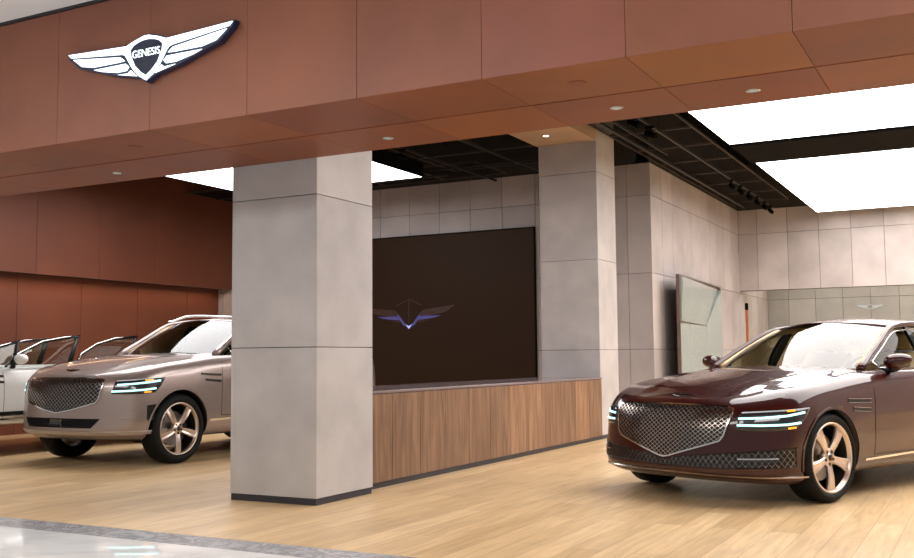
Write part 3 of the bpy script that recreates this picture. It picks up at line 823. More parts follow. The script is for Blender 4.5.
            if kind == 'broad': spoke(.058, .058, .118, .062, .072)
            else:
                spoke(.050, .085, .080, .060, .070)
            bmesh.ops.recalc_face_normals(bm, faces=bm.faces)
            put(bm, 'spoke', M['rim_bronze'], ty)
        bm = bmesh.new(); rg = lathe_x(bm, [(.02, .074), (.055, .072), (.064, .062), (.060, .034), (.068, .030), (.069, .001)], 40); put(bm, 'hub', M['rim_bronze'], ty, True)
        bm = bmesh.new(); rg = lathe_x(bm, [(.0645, .027), (.0705, .026), (.071, .001)], 32); put(bm, 'hub_cap', M['rim_dark'], ty, True)
        for k in range(5):
            an = 2 * PI * (k + .5) / 5 + PI / 2; bm = bmesh.new()
            rg = lathe_x(bm, [(.054, .0125), (.0655, .0125), (.066, .001)], 12, 0, (.052 * math.cos(an), .052 * math.sin(an))); put(bm, 'lug_nut', M['rim_dark'], ty)
    def strip_obj(s, nm, m, jobs, par=None, label=None):
        bm = bmesh.new()
        for j in jobs: s.ribbon(bm, *j[:4], **(j[4] if len(j) > 4 else {}))
        bmesh.ops.recalc_face_normals(bm, faces=bm.faces)
        o = obj(nm, bm, m, par or s.root)
        if label: o['label'] = label
        return o
    def grille(s):
        P = s.P; G = P['grille']            # right half outline from the top centre round to the bottom tip
        half = G; full = half + [(-a, b) for a, b in half[::-1][1:-1]]
        xs = [p[0] for p in half]
        def top_z(x):
            x = abs(x); return tab_lin([(p[0], p[1]) for p in half[:P['gtop'] + 1]], x)
        def tab_lin(t, x):
            t = sorted(t)
            if x <= t[0][0]: return t[0][1]
            for a, b in zip(t, t[1:]):
                if x <= b[0]: return a[1] + (b[1] - a[1]) * (x - a[0]) / max(1e-9, b[0] - a[0])
            return t[-1][1]
        def bot_z(x):
            x = abs(x); return tab_lin([(p[0], p[1]) for p in half[P['gtop']:]], x)
        xm = half[P['gtop']][0]
        bm = bmesh.new()
        s.ruled(bm, s.front, lambda t: ((t * 2 - 1) * xm, bot_z((t * 2 - 1) * xm)), lambda t: ((t * 2 - 1) * xm, top_z((t * 2 - 1) * xm)), 40, 12, .004)
        gp = obj('grille', bm, M['plastic'], s.root)
        def inside(x, z): return abs(x) < xm and bot_z(x) < z < top_z(x)
        st, sl = P['gstep'], P['gslope']; bm = bmesh.new()
        zc = (half[0][1])
        for sg in (1, -1):
            k = -40
            while k <= 40:
                x0 = k * st; run = []
                N_ = 60; zb = half[-1][1] - .01
                for q in range(N_ + 1):
                    z = zb + (zc + .03 - zb) * q / N_; x = x0 + sg * (z - zc) / sl
                    if inside(x, z): run.append((x, z))
                    else:
                        if len(run) > 2: s.ribbon(bm, s.front, run[::2] + ([run[-1]] if len(run) % 2 == 0 else []), .0065, .008, .004)
                        run = []
                if len(run) > 2: s.ribbon(bm, s.front, run[::2] + ([run[-1]] if len(run) % 2 == 0 else []), .0065, .008, .004)
                k += 1
        bmesh.ops.recalc_face_normals(bm, faces=bm.faces)
        obj('mesh_bars', bm, M['dark_chrome'], gp)
        loop = full + [full[0]]
        s.strip_obj('grille_surround', M['chrome'], [(s.front, loop, .014, .012, dict(base=.002, sub=6))], gp)
        return inside
    def dmesh(s, proj, inside, box, st, sl, w, m, par, nm='intake_mesh', off=.003):
        x0, x1, z0, z1 = box; bm = bmesh.new(); N_ = max(6, int((z1 - z0) / .012))
        for sg in (1, -1):
            k = int(math.floor(x0 / st)) - 30
            while k * st < x1 + (z1 - z0) / sl + st:
                run = []
                for q in range(N_ + 1):
                    z = z0 + (z1 - z0) * q / N_; x = k * st + sg * (z - z0) / sl
                    if inside(x, z): run.append((x, z))
                    else:
                        if len(run) > 1: s.ribbon(bm, proj, run, w, .005, off)
                        run = []
                if len(run) > 1: s.ribbon(bm, proj, run, w, .005, off)
                k += 1
        if len(bm.faces) == 0: bm.free(); return
        bmesh.ops.recalc_face_normals(bm, faces=bm.faces); return obj(nm, bm, m, par)
    def lamps(s):
        P = s.P; H = P['lamp']
        for sg in (1, -1):
            pr = lambda a, z, off=0.0: s.polar(a * sg, z, off)
            bm = bmesh.new(); s.ruled(bm, pr, H['lo'], H['hi'], 26, 6, .0035); bmesh.ops.recalc_face_normals(bm, faces=bm.faces); h = obj('headlamp', bm, M['lamp_house'], s.root)
            for seg in H['drl']:
                s.strip_obj('lamp_line', M['drl'], [(pr, seg, H['w'], .006, dict(base=.004, sub=10))], h)
            for seg in H['amber']:
                s.strip_obj('turn_signal', M['amber'], [(pr, seg, .014, .005, dict(base=.0045, sub=4))], h)
    def greenhouse(s):
        P = s.P; g = P['gh']
        wb, wt, rt, rb = g['wb'], g['wt'], g['rt'], g['rb']   # windscreen base / top, rear glass top / base: (half width, y centre, y edge, z centre, z edge)
        def curve(c): return lambda q: Vector((c[0] * q, c[1] + (c[2] - c[1]) * q * q, c[3] + (c[4] - c[3]) * q * q))
        A, B, D, E_ = curve(wb), curve(wt), curve(rt), curve(rb)
        def grid(fn, n, m, mtl, nm, par=None, sm=True):
            bm = bmesh.new(); V = [[bm.verts.new(fn(i / n * 2 - 1, j / m)) for j in range(m + 1)] for i in range(n + 1)]
            for i in range(n):
                for j in range(m): bm.faces.new((V[i][j], V[i + 1][j], V[i + 1][j + 1], V[i][j + 1]))
            bmesh.ops.recalc_face_normals(bm, faces=bm.faces)
            if sum(f.normal.z for f in bm.faces) < 0: bmesh.ops.reverse_faces(bm, faces=bm.faces)
            return obj(nm, bm, mtl, par or s.root, sm)
        def bulge(a, b, k, t): return a.lerp(b, t) + Vector((0, 0, k * 4 * t * (1 - t)))
        grid(lambda q, t: bulge(A(q), B(q), g['wbulge'], t), 24, 12, M['glass'], 'windscreen')
        grid(lambda q, t: bulge(D(q), E_(q), .05, t), 24, 10, M['glass_dark'], 'rear_window')
        rail = g['rail']                                        # (x, y, z) from the A pillar foot over the roof edge to the C pillar foot
        ry = [(p[1], p[0]) for p in rail]; rz_ = [(p[1], p[2]) for p in rail]
        def R(y): return Vector((tab(ry, y), y, tab(rz_, y)))
        def roof(q, t):
            c0, c1 = B(q), D(q); y = c0.y + (c1.y - c0.y) * t
            e = R(y); zc = tab(g['zroof'], y); a = abs(q)
            return Vector((e.x * q * 1.0, y, zc - (zc - e.z) * a ** 2.3))
        rf = grid(roof, 28, 28, M[P['paint']], 'roof'); md = rf.modifiers.new('s', 'SOLIDIFY'); md.thickness = .02; md.offset = -1
        ys = [rail[0][1] + (rail[-1][1] - rail[0][1]) * k / 40 for k in range(41)]
        for sg in (1, -1):
            F = lambda v: Vector((v.x * sg, v.y, v.z))
            bm = bmesh.new(); tube(bm, [F(R(y)) for y in ys], [g['pr'] * (1.25 if k < 3 else 1) for k in range(41)], 10); obj('roof_pillar', bm, M[P['paint']], s.root, True)
            bm = bmesh.new(); tube(bm, [F(R(y) - Vector((.045, -.01, .022))) for y in ys[1:-2]], .030, 8); obj('pillar_trim', bm, M['cream'], s.root, True)
            # side glass
            bm = bmesh.new(); yy = [y for y in ys if g['sg'][0] < y < g['sg'][1]]
            lo = [F(Vector((tab(P['levels'][-1]['w'], y) * .965, y, tab(P['levels'][-1]['z'], y) + .012))) for y in yy]; hi = [F(R(y) - Vector((0, 0, .02))) for y in yy]
            lo2 = []
            V = [[bm.verts.new(a.lerp(b, t) + Vector((sg * .018 * 4 * t * (1 - t), 0, 0))) for t in (0, .25, .5, .75, 1)] for a, b in zip(lo, hi)]
            for i in range(len(V) - 1):
                for j in range(4): bm.faces.new((V[i][j], V[i + 1][j], V[i + 1][j + 1], V[i][j + 1]))
            bmesh.ops.recalc_face_normals(bm, faces=bm.faces); obj('side_glass', bm, M[g.get('sglass', 'glass')], s.root, True)
            bm = bmesh.new()
            off = Vector((sg * .026, 0, -.022))
            tube(bm, [lo[0] + Vector((sg * .012, 0, .006))] + [h + off for h in hi] + [lo[-1] + Vector((sg * .012, 0, .006))] + [l + Vector((sg * .012, 0, .006)) for l in lo[::-1]], .006, 6); obj('window_trim', bm, M['chrome'], s.root, True)
            for yb, w_ in g['pillars']:
                bm = bmesh.new(); e = R(yb); l0 = Vector((tab(P['levels'][-1]['w'], yb - .05) * .965 + .006, yb - .04, tab(P['levels'][-1]['z'], yb) + .01)); e = e + Vector((.012, 0, -.02))
                q = [F(l0 + Vector((0, -w_ / 2, 0))), F(l0 + Vector((0, w_ / 2, 0))), F(e + Vector((0, w_ / 2 * .8, 0))), F(e + Vector((0, -w_ / 2 * .8, 0)))]
                vs = [bm.verts.new(v) for v in q]; v2 = [bm.verts.new(v - Vector((sg * .03, 0, 0))) for v in q]
                bm.faces.new(vs); bm.faces.new(v2[::-1])
                for k in range(4): bm.faces.new((vs[k], v2[k], v2[(k + 1) % 4], vs[(k + 1) % 4]))
                bmesh.ops.recalc_face_normals(bm, faces=bm.faces); obj('door_pillar', bm, M['plastic'], s.root)
            # mirror
            mx, my, mz = g['mirror']
            bm = bmesh.new()
            bmesh.ops.create_uvsphere(bm, u_segments=24, v_segments=16, radius=1)
            for v in bm.verts:
                x, y, z = v.co
                y2 = y if y < 0 else y * .35
                k = abs(z) ** .8 * (1 if z > 0 else -1)
                v.co = Vector((sg * (mx + .105 * x), my + .085 * y2 + .03 * x, mz + .064 * k * (1 - .12 * x) + .01 * x))
            bmesh.ops.recalc_face_normals(bm, faces=bm.faces)
            mi = obj('wing_mirror', bm, M[P['paint']], s.root, True)
            bm = bmesh.new(); tube(bm, [(sg * (mx - .15), my + .02, mz - .085), (sg * (mx - .06), my, mz - .075), (sg * (mx + .0), my, mz - .05)], [.03, .022, .03], 8); obj('mirror_arm', bm, M['plastic'], mi, True)
            bm = bmesh.new(); bx(bm, min(sg * (mx - .09), sg * (mx + .09)), max(sg * (mx - .09), sg * (mx + .09)), my + .030, my + .034, mz - .05, mz + .05, .002); obj('mirror_face', bm, M['mirror'], mi)
        s.R = R
        # cabin
        z0 = P['tub']; dy, dz = g['dash']
        bm = bmesh.new(); wd = tab(P['levels'][-1]['w'], dy) * .90
        prism(bm, [(dy - .33, dz - .03), (dy - .1, dz + .01), (dy + .12, dz), (dy + .2, dz - .12), (dy + .1, z0 + .05), (dy - .33, z0 + .05)], -wd, wd, lambda a, b, c: (c, a, b)); obj('dashboard', bm, M['plastic'], s.root)
        for (sxx, syy) in g['seats']:
            bm = bmesh.new(); bx(bm, sxx - .25, sxx + .25, syy - .5, syy + .05, z0 + .06, z0 + .30, .05); st = obj('seat', bm, M['cream'], s.root)
            bm = bmesh.new(); H_ = g['seath']
            for a in range(6): pass
            prism(bm, [(syy - .02, z0 + .26), (syy + .13, z0 + .24), (syy + .30, z0 + H_), (syy + .20, z0 + H_ + .02), (syy + .06, z0 + .6)], sxx - .24, sxx + .24, lambda a, b, c: (c, a, b))
            bmesh.ops.bevel(bm, geom=bm.edges[:], offset=.02, segments=2, affect='EDGES'); obj('backrest', bm, M['cream'], st)
            bm = bmesh.new(); bx(bm, sxx - .13, sxx + .13, syy + .19, syy + .31, z0 + H_ + .035, z0 + H_ + .20, .03); obj('headrest', bm, M['cream'], st)
        bm = bmesh.new(); cxw, cyw, czw = .38, dy + .33, dz - .03
        tube(bm, [(cxw + .18 * math.cos(a * PI / 12), cyw + .07 * math.sin(a * PI / 12), czw + .165 * math.sin(a * PI / 12)) for a in range(24)], .015, 8, True); sw = obj('steering_wheel', bm, M['plastic'], s.root, True)
        bm = bmesh.new(); bx(bm, -.13, .13, g['wt'][1] + .12, g['wt'][1] + .15, g['wt'][3] - .12, g['wt'][3] - .055, .01); obj('rear_view_mirror', bm, M['plastic'], s.root)
    def gaps(s):
        P = s.P
        for sg in (1, -1):
            sd = s.side(sg); jobs = []
            zt = lambda y: tab(P['levels'][-1]['z'], y) - .004
            for i, (a, b) in enumerate(P['doors']):
                for y in ((a, b) if i == 0 else (b,)):
                    pts = [(y + P.get('doorbow', 0) * math.sin(PI * k / 10) * (-1 if y == a else 0), P['doorz'] + (zt(y) - P['doorz']) * k / 10) for k in range(11)]
                    jobs.append((sd, pts, .006, .0015))
            jobs.append((sd, [(y, P['doorz']) for y in [P['doors'][0][0] + (P['doors'][-1][1] - P['doors'][0][0]) * k / 20 for k in range(21)]], .006, .0015))
            s.strip_obj('panel_gap', M['gap'], jobs)
            # handles
            for i, (a, b) in enumerate(P['doors']):
                zz = P['handle']; s.strip_obj('door_handle', M['chrome'], [(sd, [(b - .26, zz), (b - .06, zz)], .022, .02, dict(sub=4))], s.parts.get('door%d%s' % (i, 'l' if sg > 0 else 'r'), s.root))
            # arch lips
            for y in P['wy']:
                r = P['arch'] + .007; zc = P['wz'] + P.get('archdz', 0); pts = [(y + r * math.cos(a), zc + r * math.sin(a)) for a in [math.radians(-12 + 204 * k / 40) for k in range(41)]]
                s.strip_obj('arch_lip', M[P['paint']], [(sd, pts, .020, .007)])
            if P.get('sill'):
                s.strip_obj('sill_trim', M['chrome'], [(sd, [(P['sill'][0] + (P['sill'][2] - P['sill'][0]) * k / 20, P['sill'][1] + (P['sill'][3] - P['sill'][1]) * k / 20) for k in range(21)], P['sill'][4], .006)])
            for v in P['vents']:
                o = s.strip_obj('fender_vent', M['plastic'], [(sd, v, P['ventw'], .003, dict(sub=6))])
                s.strip_obj('vent_trim', M['dark_chrome'], [(sd, [(a, b + P['ventw'] / 2) for a, b in v], .007, .007, dict(sub=6)), (sd, [(a, b - P['ventw'] / 2) for a, b in v], .005, .006, dict(sub=6))], o)
        jobs = [(s.top, [(sg * (tab(P['levels'][-1]['w'], max(y, 1.0)) - .02), y) for y in [.62 + (P['hood'][1] - .62) * k / 24 for k in range(25)]], .006, .001) for sg in (1, -1)]
        s.strip_obj('panel_gap', M['gap'], jobs)

def levels(ws, zs, y0s, ds, ns, yrs):
    return [dict(w=w, z=z, y0=a, d=d, n=n, yr=yr) for w, z, a, d, n, yr in zip(ws, zs, y0s, ds, ns, yrs)]
def span(a, b, n): return [a + (b - a) * k / n for k in range(1, n + 1)]

# --- burgundy sedan
WK = (0.5, 0.86, 1.45, 2.5, 3.3, 3.88, 4.6)
def wt(*v): return [(k, x) for k, x in zip(WK, v)]
ZK = (0.02, 0.25, 0.5, 0.86, 1.6, 2.5, 4.0, 4.95)
def zt(*v): return [(k, x) for k, x in zip(ZK, v)]
sed = dict(
 paint='burgundy', W=1.925, wy=(0.865, 3.875), wz=.345, wx=.955, rim=.268, arch=.372, well=.60, disc=.185, spoke='broad', steer=0.0, dr=.55, spin=PI,
 cabin=(1.60, 4.15), tub=.42, doorz=.33, doors=[(1.49, 2.58), (2.58, 3.50)], hood=(.17, 1.57), handle=.80, doorbow=.0,
 levels=levels(
  [wt(.88, .88, .84, .84, .84, .86, .84), wt(.92, .925, .90, .89, .90, .92, .90), wt(.935, .94, .925, .915, .925, .94, .92), wt(.94, .952, .945, .93, .945, .955, .93), wt(.945, .960, .948, .938, .95, .962, .94),
   wt(.945, .960, .952, .945, .955, .962, .94), wt(.935, .950, .948, .942, .950, .960, .93), wt(.90, .915, .915, .912, .915, .92, .88), wt(.83, .845, .835, .84, .84, .83, .78)],
  [zt(.185, .175, .165, .18, .20, .20, .21, .24), zt(.225, .215, .205, .225, .25, .25, .26, .30), zt(.285, .29, .30, .32, .325, .33, .34, .40), zt(.39, .395, .41, .43, .44, .45, .47, .50), zt(.51, .515, .53, .56, .58, .59, .62, .62),
   zt(.62, .63, .655, .69, .715, .73, .77, .75), zt(.71, .725, .765, .80, .845, .865, .90, .87), zt(.752, .785, .84, .885, .945, .96, .99, .95), zt(.775, .81, .872, .925, 1.0, 1.012, 1.035, 1.0)],
  [.10, .015, .0, .015, .03, .05, .085, .125, .175], [.66, .68, .70, .70, .70, .70, .70, .70, .70], [2.7, 2.8, 2.9, 2.9, 2.9, 2.9, 2.9, 2.8, 2.8], [4.85, 4.95, 4.98, 4.995, 4.99, 4.98, 4.96, 4.94, 4.90]),
 ystn=[y for y in span(.98, 4.30, 64)],
 crown=[(.18, .0), (.4, .015), (.8, .035), (1.6, .045), (4.2, .03), (4.9, .0)], crease=[(.2, .46), (.8, .52), (1.6, .64), (1.65, 0), (4.9, 0)], crease_h=.012,
 grille=[(0, .752), (.30, .750), (.52, .742), (.578, .732), (.565, .66), (.53, .53), (.50, .49), (.42, .465), (.20, .40), (.05, .355), (0, .347)], gtop=3, gstep=.046, gslope=.72,
 lamp=dict(lo=[(29.5, .575), (34, .570), (43, .572), (50, .590), (54, .655)], hi=[(31, .708), (36, .715), (44, .724), (51, .733), (57, .742)], w=.017,
   drl=[[(30.5, .660), (38, .667), (47, .682), (54, .706)], [(30, .612), (38, .612), (47, .618), (52, .630)]], amber=[[(47, .716), (50, .722)], [(47, .590), (50, .595)]]),
 sill=(1.36, .297, 3.46, .335, .022), vents=[[(1.09, .775), (1.43, .765)], [(1.16, .708), (1.42, .692)]], ventw=.030,
 gh=dict(wb=(.735, 1.50, 1.66, 1.035, 1.015), wt=(.565, 2.27, 2.44, 1.433, 1.388), rt=(.53, 3.70, 3.62, 1.435, 1.39), rb=(.66, 4.35, 4.20, 1.13, 1.06), wbulge=.03,
   rail=[(.765, 1.60, 1.01), (.69, 2.02, 1.22), (.608, 2.44, 1.385), (.595, 2.9, 1.412), (.585, 3.4, 1.395), (.61, 3.9, 1.27), (.70, 4.35, 1.07)], zroof=[(2.2, 1.430), (2.8, 1.480), (3.2, 1.480), (3.8, 1.43)], pr=.026,
   sg=(1.75, 4.1), pillars=[(2.66, .09), (3.62, .07)], mirror=(.965, 1.85, 1.078), dash=(1.95, .98), seats=[(.38, 2.75), (-.38, 2.75), (.38, 3.6), (-.38, 3.6)], seath=.72, sglass='side_glass'))
car = Car(sed).build('sedan_car', 'glossy burgundy four-door sedan parked right of the wooden counter', 'car', (-2.352, 7.884, 0), -0.424)
s = car; s.greenhouse(); s.gaps(); s.wheels(); s.grille(); s.lamps()
# lower intake: V shaped mesh band
def lo_in(t): a = (t * 2 - 1) * 50; return (a, .285 + .02 * abs(a / 50) ** 2)
def hi_in(t): a = (t * 2 - 1) * 50; k = abs(a / 50); return (a, .335 + .115 * k ** .8 if k > .05 else .335)
bm = bmesh.new(); s.ruled(bm, s.polar, lo_in, hi_in, 60, 5, .0035); ik = obj('lower_intake', bm, M['plastic'], s.root)
s.dmesh(s.polar, lambda a, z: abs(a) < 49.5 and lo_in(a / 100 + .5)[1] < z < hi_in(a / 100 + .5)[1], (-50, 50, .28, .46), 2.1, .026, .0028, M['dark_chrome'], ik)
for sg in (1, -1): s.strip_obj('intake_bar', M['chrome'], [(s.polar, [(sg * a, .362 + .0006 * (a - 30)) for a in (30, 34, 38, 43)], .012, .012, dict(base=.006, sub=2))], ik)
s.strip_obj('chin_trim', M['dark_chrome'], [(s.polar, [(a, .242 - .018 * abs(a / 56) ** 2) for a in range(-56, 57, 4)], .016, .010)])
# bonnet badge
def badge(s, y, z, sc, tilt):
    bm = bmesh.new()
    for n_ in ('top', 'f2', 'f3', 'f4'):
        for sg in (1, -1): prism(bm, [(a * sc * sg, b * sc) for a, b in HW[n_]], -.004, .004)
    prism(bm, [(a * sc, b * sc) for a, b in SHIELD], -.003, .003)
    o = obj('badge', bm, M['chrome'], s.root); o.location = (0, y, z); o.rotation_euler = (tilt, 0, 0)
h_, n_ = s.top(0, .235); badge(s, .235, h_.z + .012, .105, -1.0)
bm = bmesh.new()
for sg in (1, -1):
    s.ruled(bm, s.side(sg), [(4.60, .80), (4.75, .80)], [(4.62, .88), (4.76, .87)], 4, 2, .003)
obj('tail_lamp', bm, M['tail'], s.root)

# --- taupe SUV
WK = (0.5, 0.87, 1.45, 2.5, 3.2, 3.83, 4.5)
ZK = (0.02, 0.25, 0.5, 0.87, 1.6, 2.5, 4.0, 4.9)
suv = dict(
 paint='taupe', W=1.975, blackj=6, wy=(0.87, 3.825), wz=.385, wx=.975, rim=.285, arch=.43, well=.62, disc=.19, spoke='petal', steer=0.0, dr=.42, spin=PI,
 cabin=(1.62, 4.45), tub=.55, doorz=.50, doors=[(1.52, 2.62), (2.62, 3.60)], hood=(.14, 1.58), handle=.98,
 levels=levels(
  [wt(.84, .86, .86, .86, .86, .86, .84), wt(.90, .915, .915, .91, .915, .915, .90), wt(.93, .955, .95, .935, .95, .955, .93), wt(.95, .98, .965, .95, .965, .98, .95), wt(.955, .985, .97, .955, .97, .985, .96),
   wt(.955, .985, .975, .965, .975, .985, .96), wt(.95, .975, .97, .965, .97, .975, .95), wt(.925, .945, .95, .95, .945, .94, .92), wt(.86, .88, .885, .89, .88, .87, .84)],
  [zt(.30, .29, .28, .28, .28, .28, .30, .33), zt(.335, .33, .33, .33, .33, .33, .34, .38), zt(.40, .40, .41, .43, .43, .43, .44, .48), zt(.52, .525, .54, .56, .56, .57, .58, .62), zt(.66, .665, .68, .71, .73, .74, .76, .78),
   zt(.80, .805, .83, .87, .90, .91, .93, .94), zt(.90, .915, .95, .99, 1.04, 1.05, 1.07, 1.08), zt(.945, .98, 1.03, 1.075, 1.12, 1.135, 1.15, 1.15), zt(.965, 1.02, 1.075, 1.125, 1.19, 1.205, 1.215, 1.21)],
  [.12, .03, .0, .01, .015, .025, .05, .085, .13], [.66, .68, .70, .70, .70, .70, .70, .70, .70], [2.6, 2.7, 2.8, 2.8, 2.8, 2.8, 2.8, 2.8, 2.9], [4.82, 4.90, 4.93, 4.945, 4.94, 4.93, 4.92, 4.90, 4.86]),
 ystn=[y for y in span(.90, 4.36, 66)],
 crown=[(.13, .0), (.3, .03), (.8, .05), (1.6, .045), (4.5, .02), (4.9, .0)], crease=[(.2, .48), (.8, .56), (1.6, .68), (1.65, 0), (4.9, 0)], crease_h=.014,
 grille=[(0, .950), (.35, .949), (.56, .944), (.605, .935), (.60, .86), (.575, .74), (.545, .695), (.46, .672), (.22, .615), (.05, .588), (0, .583)], gtop=3, gstep=.054, gslope=.80,
 lamp=dict(lo=[(33.5, .785), (40, .780), (48, .783), (54, .795), (57, .86)], hi=[(35, .925), (40, .932), (48, .943), (54, .950), (60, .956)], w=.020,
   drl=[[(36, .880), (42, .888), (50, .903), (57, .922)], [(33.5, .812), (42, .818), (49, .827), (54.5, .840)]], amber=[[(49, .927), (53, .933)], [(48.5, .800), (52, .805)]]),
 sill=(1.33, .455, 3.45, .47, .030), vents=[[(1.17, .985), (1.50, .965)], [(1.24, .915), (1.50, .895)]], ventw=.024,
 gh=dict(wb=(.79, 1.46, 1.60, 1.235, 1.205), wt=(.63, 2.16, 2.30, 1.645, 1.60), rt=(.60, 4.25, 4.15, 1.66, 1.60), rb=(.72, 4.72, 4.6, 1.30, 1.25), wbulge=.03,
   rail=[(.81, 1.56, 1.20), (.745, 1.92, 1.41), (.675, 2.30, 1.60), (.665, 2.9, 1.655), (.655, 3.6, 1.645), (.65, 4.15, 1.60), (.74, 4.62, 1.24)], zroof=[(2.1, 1.645), (2.8, 1.695), (3.4, 1.70), (4.3, 1.65)], pr=.034,
   sg=(1.72, 4.35), pillars=[(2.70, .10), (3.70, .09)], mirror=(1.02, 1.90, 1.25), dash=(1.95, 1.14), seats=[(.40, 2.75), (-.40, 2.75), (.40, 3.6), (-.40, 3.6)], seath=.76, sglass='glass_dark'))
car2 = Car(suv).build('suv_car', 'taupe silver SUV parked on the wood floor left of the front concrete column', 'car', (-8.994, 7.665, 0), -0.041)
s = car2; s.greenhouse(); s.gaps(); s.wheels(); s.grille(); s.lamps()
bm = bmesh.new(); s.ruled(bm, s.front, [(-.50, .425), (.50, .425)], [(-.60, .525), (.60, .525)], 40, 4, .0035); ik = obj('lower_intake', bm, M['plastic'], s.root)
s.dmesh(s.front, lambda a, z: abs(a) < .49 + (z - .425) * .9 and .43 < z < .52 and True, (-.6, .6, .425, .525), .03, 1.2, .003, M['plastic'], ik, off=.005)
bm = bmesh.new(); s.ruled(bm, s.front, [(-.10, .435), (.10, .435)], [(-.10, .515), (.10, .515)], 8, 2, .010); obj('radar_cover', bm, M['lamp_house'], ik)
s.strip_obj('skid_plate', M['satin'], [(s.polar, [(a, .372) for a in range(-62, 63, 4)], .05, .008)])
for sg in (1, -1):
    bm = bmesh.new(); s.ruled(bm, s.polar, [(sg * 50, .50), (sg * 53.5, .50)], [(sg * 50, .66), (sg * 54.5, .67)], 4, 6, .004); obj('side_intake', bm, M['plastic'], s.root)
    s.strip_obj('bumper_crease', M['taupe'], [(s.polar, [(sg * 38, .56), (sg * 44, .625), (sg * 51, .685)], .012, .008, dict(sub=4)), (s.polar, [(sg * 37, .535), (sg * 50, .50)], .012, .008, dict(sub=5))])
h_, n_ = s.top(0, .20); badge(s, .20, h_.z + .012, .115, -.9)
for sg in (1, -1):
    bm = bmesh.new(); pts = [Vector((sg * (car2.R(y).x - .05), y, tab(suv['gh']['zroof'], y) - .015 + (.055 * min(1, (y - 2.25) / .25, (4.2 - y) / .25) if 2.25 < y < 4.2 else 0))) for y in [2.2 + 2.05 * k / 30 for k in range(31)]]
    tube(bm, pts, .016, 8, flat=1.3); obj('roof_rack', bm, M['chrome'], s.root, True)

# --- white car beyond the SUV, its doors open, roof down
whc = dict(suv); whc.update(paint='white_paint', cabin=(1.45, 4.2), W=1.90, hood=(.14, 1.40), wz=.345, rim=.26, arch=.385, doorz=.45,
 levels=levels(
  [wt(.80, .82, .82, .82, .82, .82, .80), wt(.88, .90, .895, .89, .90, .90, .88), wt(.90, .91, .91, .90, .91, .91, .90), wt(.92, .93, .93, .92, .93, .935, .92), wt(.93, .94, .94, .93, .94, .942, .93),
   wt(.93, .94, .94, .935, .94, .942, .93), wt(.92, .93, .935, .935, .935, .93, .91), wt(.89, .90, .91, .91, .905, .90, .88), wt(.82, .84, .86, .865, .85, .84, .80)],
  [zt(.32, .32, .34, .37, .38, .38, .36, .33), zt(.335, .33, .36, .39, .40, .40, .38, .38), zt(.40, .40, .41, .44, .44, .44, .44, .48), zt(.50, .505, .52, .53, .53, .54, .55, .58), zt(.60, .605, .62, .64, .65, .66, .68, .70),
   zt(.70, .705, .73, .76, .79, .80, .82, .83), zt(.78, .80, .84, .87, .92, .93, .95, .95), zt(.82, .86, .90, .95, 1.00, 1.02, 1.03, 1.03), zt(.84, .89, .94, 1.0, 1.075, 1.085, 1.09, 1.08)],
  [.12, .03, .0, .01, .015, .025, .05, .085, .13], [.66, .68, .70, .70, .70, .70, .70, .70, .70], [2.6, 2.7, 2.8, 2.8, 2.8, 2.8, 2.8, 2.8, 2.9], [4.82, 4.90, 4.93, 4.945, 4.94, 4.93, 4.92, 4.90, 4.86]),
 doors=[(1.50, 2.58), (2.58, 3.60)], handle=.90, wx=.935, W_=0)
WY = 6.65
car3 = Car(whc).build('convertible_car', 'white open car with raised door windows behind the taupe SUV', 'car', (-11.40, WY, 0), 0)
s = car3; s.gaps(); s.wheels()
for sg in (1, -1):
    for i, pts in enumerate(([(1.52, 1.08), (1.62, 1.19), (2.06, 1.375), (2.40, 1.43), (2.66, 1.455), (2.44, 1.08)], [(2.58, 1.10), (2.66, 1.22), (2.92, 1.35), (3.25, 1.43), (3.66, 1.465), (3.50, 1.10)], [(.95, 1.04), (1.05, 1.14), (1.38, 1.30), (1.72, 1.385), (1.58, 1.06)])):
        if i == 2 and sg < 0: continue
        dr = s.parts.get('door%d%s' % (min(i, 1), 'l' if sg > 0 else 'r'), s.root)
        P3 = lambda a, b: (sg * (.93 if i < 2 else .95) - sg * (b - 1.05) * .12, a, b)
        bm = bmesh.new(); tube(bm, [P3(*p) for p in pts[:-1]], .016, 8); obj('window_frame', bm, M['plastic'], dr, True)
        bm = bmesh.new(); tube(bm, [(P3(*p)[0] + sg * .012, p[0], p[1] + .014) for p in pts[:-1]], .010, 6); obj('window_trim', bm, M['chrome'], dr, True)
        bm = bmesh.new(); a, b = pts[-2], pts[-1]; tube(bm, [P3(a[0] - .03, a[1] - .01), P3(b[0] + .02, b[1])], [.030, .045], 8, flat=.5); obj('frame_post', bm, M['plastic'], dr, True)
        bm = bmesh.new(); prism(bm, pts, 0, .004, lambda u_, v_, c: (P3(u_, v_)[0] + c, u_, v_)); obj('window_glass', bm, M['glass_clear'], dr)
    bm = bmesh.new(); bmesh.ops.create_uvsphere(bm, u_segments=20, v_segments=12, radius=1)
    for v in bm.verts: x, y, z = v.co; v.co = Vector((sg * (1.02 + .11 * x), 1.66 + .06 * y, 1.17 + .065 * z))
    obj('wing_mirror', bm, M['white_paint'], s.root, True)
    sd = s.side(sg); s.strip_obj('rocker_moulding', M['plastic'], [(sd, [(1.3 + 2.2 * k / 16, .525) for k in range(17)], .045, .006)]); s.strip_obj('rocker_trim', M['chrome'], [(sd, [(1.3 + 2.2 * k / 16, .50) for k in range(17)], .012, .010)])

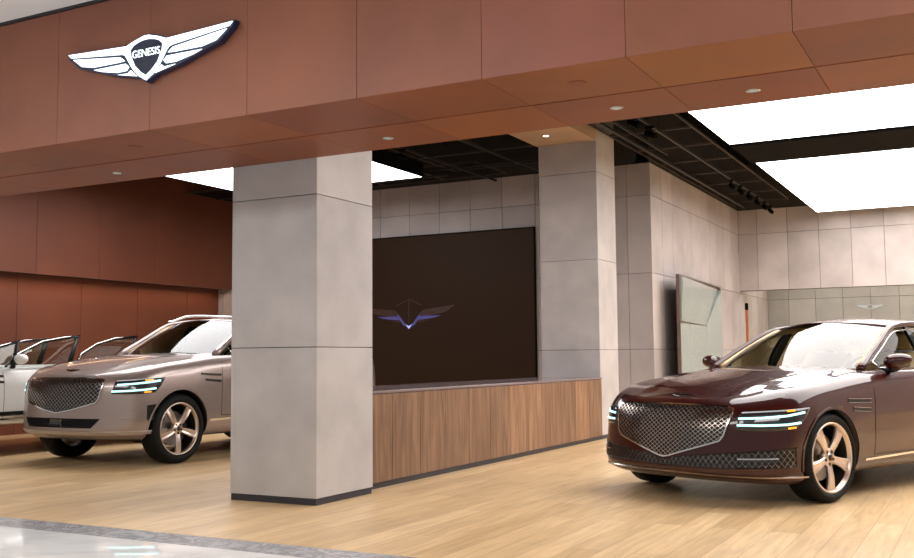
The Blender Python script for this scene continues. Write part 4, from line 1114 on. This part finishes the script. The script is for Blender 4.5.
# ------------------------------------------------------------------ light and camera
def area(name, loc, rot, sx, sy, e, col):
    l = bpy.data.lights.new(name, 'AREA'); l.shape = 'RECTANGLE'; l.size = sx; l.size_y = sy; l.energy = e; l.color = col
    o = bpy.data.objects.new(name, l); C.objects.link(o); o.location = loc; o.rotation_euler = rot; return o
area('mall_ceiling_lamp', (-6.5, 1.5, 3.74), (0, 0, 0), 7, 1.2, 260, (1, .95, .9))
area('mall_ceiling_lamp', (2.5, 1.5, 3.74), (0, 0, 0), 7, 1.2, 260, (1, .95, .9))
area('recess_fill', (-1.2, 23.3, 3.28), (0, 0, 0), 6.0, .3, 110, (1, .96, .9))  # unseen area light added to brighten the recess wall
# light slot under the left bulkhead and one accent spot on the rust wall
area('slot_lamp', (-13.40, 11.0, 2.495), (0, math.radians(-12), 0), .10, 8.6, 20, (1, .62, .36))
spot((-12.2, 10.6, 3.95), Vector((-1.4, .79, -2.3)).to_track_quat('-Z', 'Y').to_euler(), 70, .42, (1, .66, .30), 1.0, .03)
w = bpy.data.worlds.new('world'); bpy.context.scene.world = w; w.use_nodes = True
w.node_tree.nodes['Background'].inputs[0].default_value = (.86, .84, .82, 1); w.node_tree.nodes['Background'].inputs[1].default_value = .45

cam = bpy.data.cameras.new('camera'); co = bpy.data.objects.new('camera', cam); C.objects.link(co)
f, yaw, pitch, roll = 1008.4, 0.4880, 0.07828, -0.008785
cam.sensor_fit = 'HORIZONTAL'; cam.sensor_width = 36; cam.lens = f * 36 / 914; cam.clip_end = 200
fw = Vector((-math.sin(yaw) * math.cos(pitch), math.cos(yaw) * math.cos(pitch), math.sin(pitch)))
r0 = Vector((math.cos(yaw), math.sin(yaw), 0)); u0 = r0.cross(fw)
r = r0 * math.cos(roll) + u0 * math.sin(roll); u = -r0 * math.sin(roll) + u0 * math.cos(roll)
m = Matrix((r, u, -fw)).transposed().to_4x4(); m.translation = Vector((0, 0, CAM_H)); co.matrix_world = m
bpy.context.scene.camera = co
vs = bpy.context.scene.view_settings
vs.view_transform = 'Standard'; vs.look = 'None'; vs.gamma = 1; vs.use_curve_mapping = False; vs.exposure = 0.0
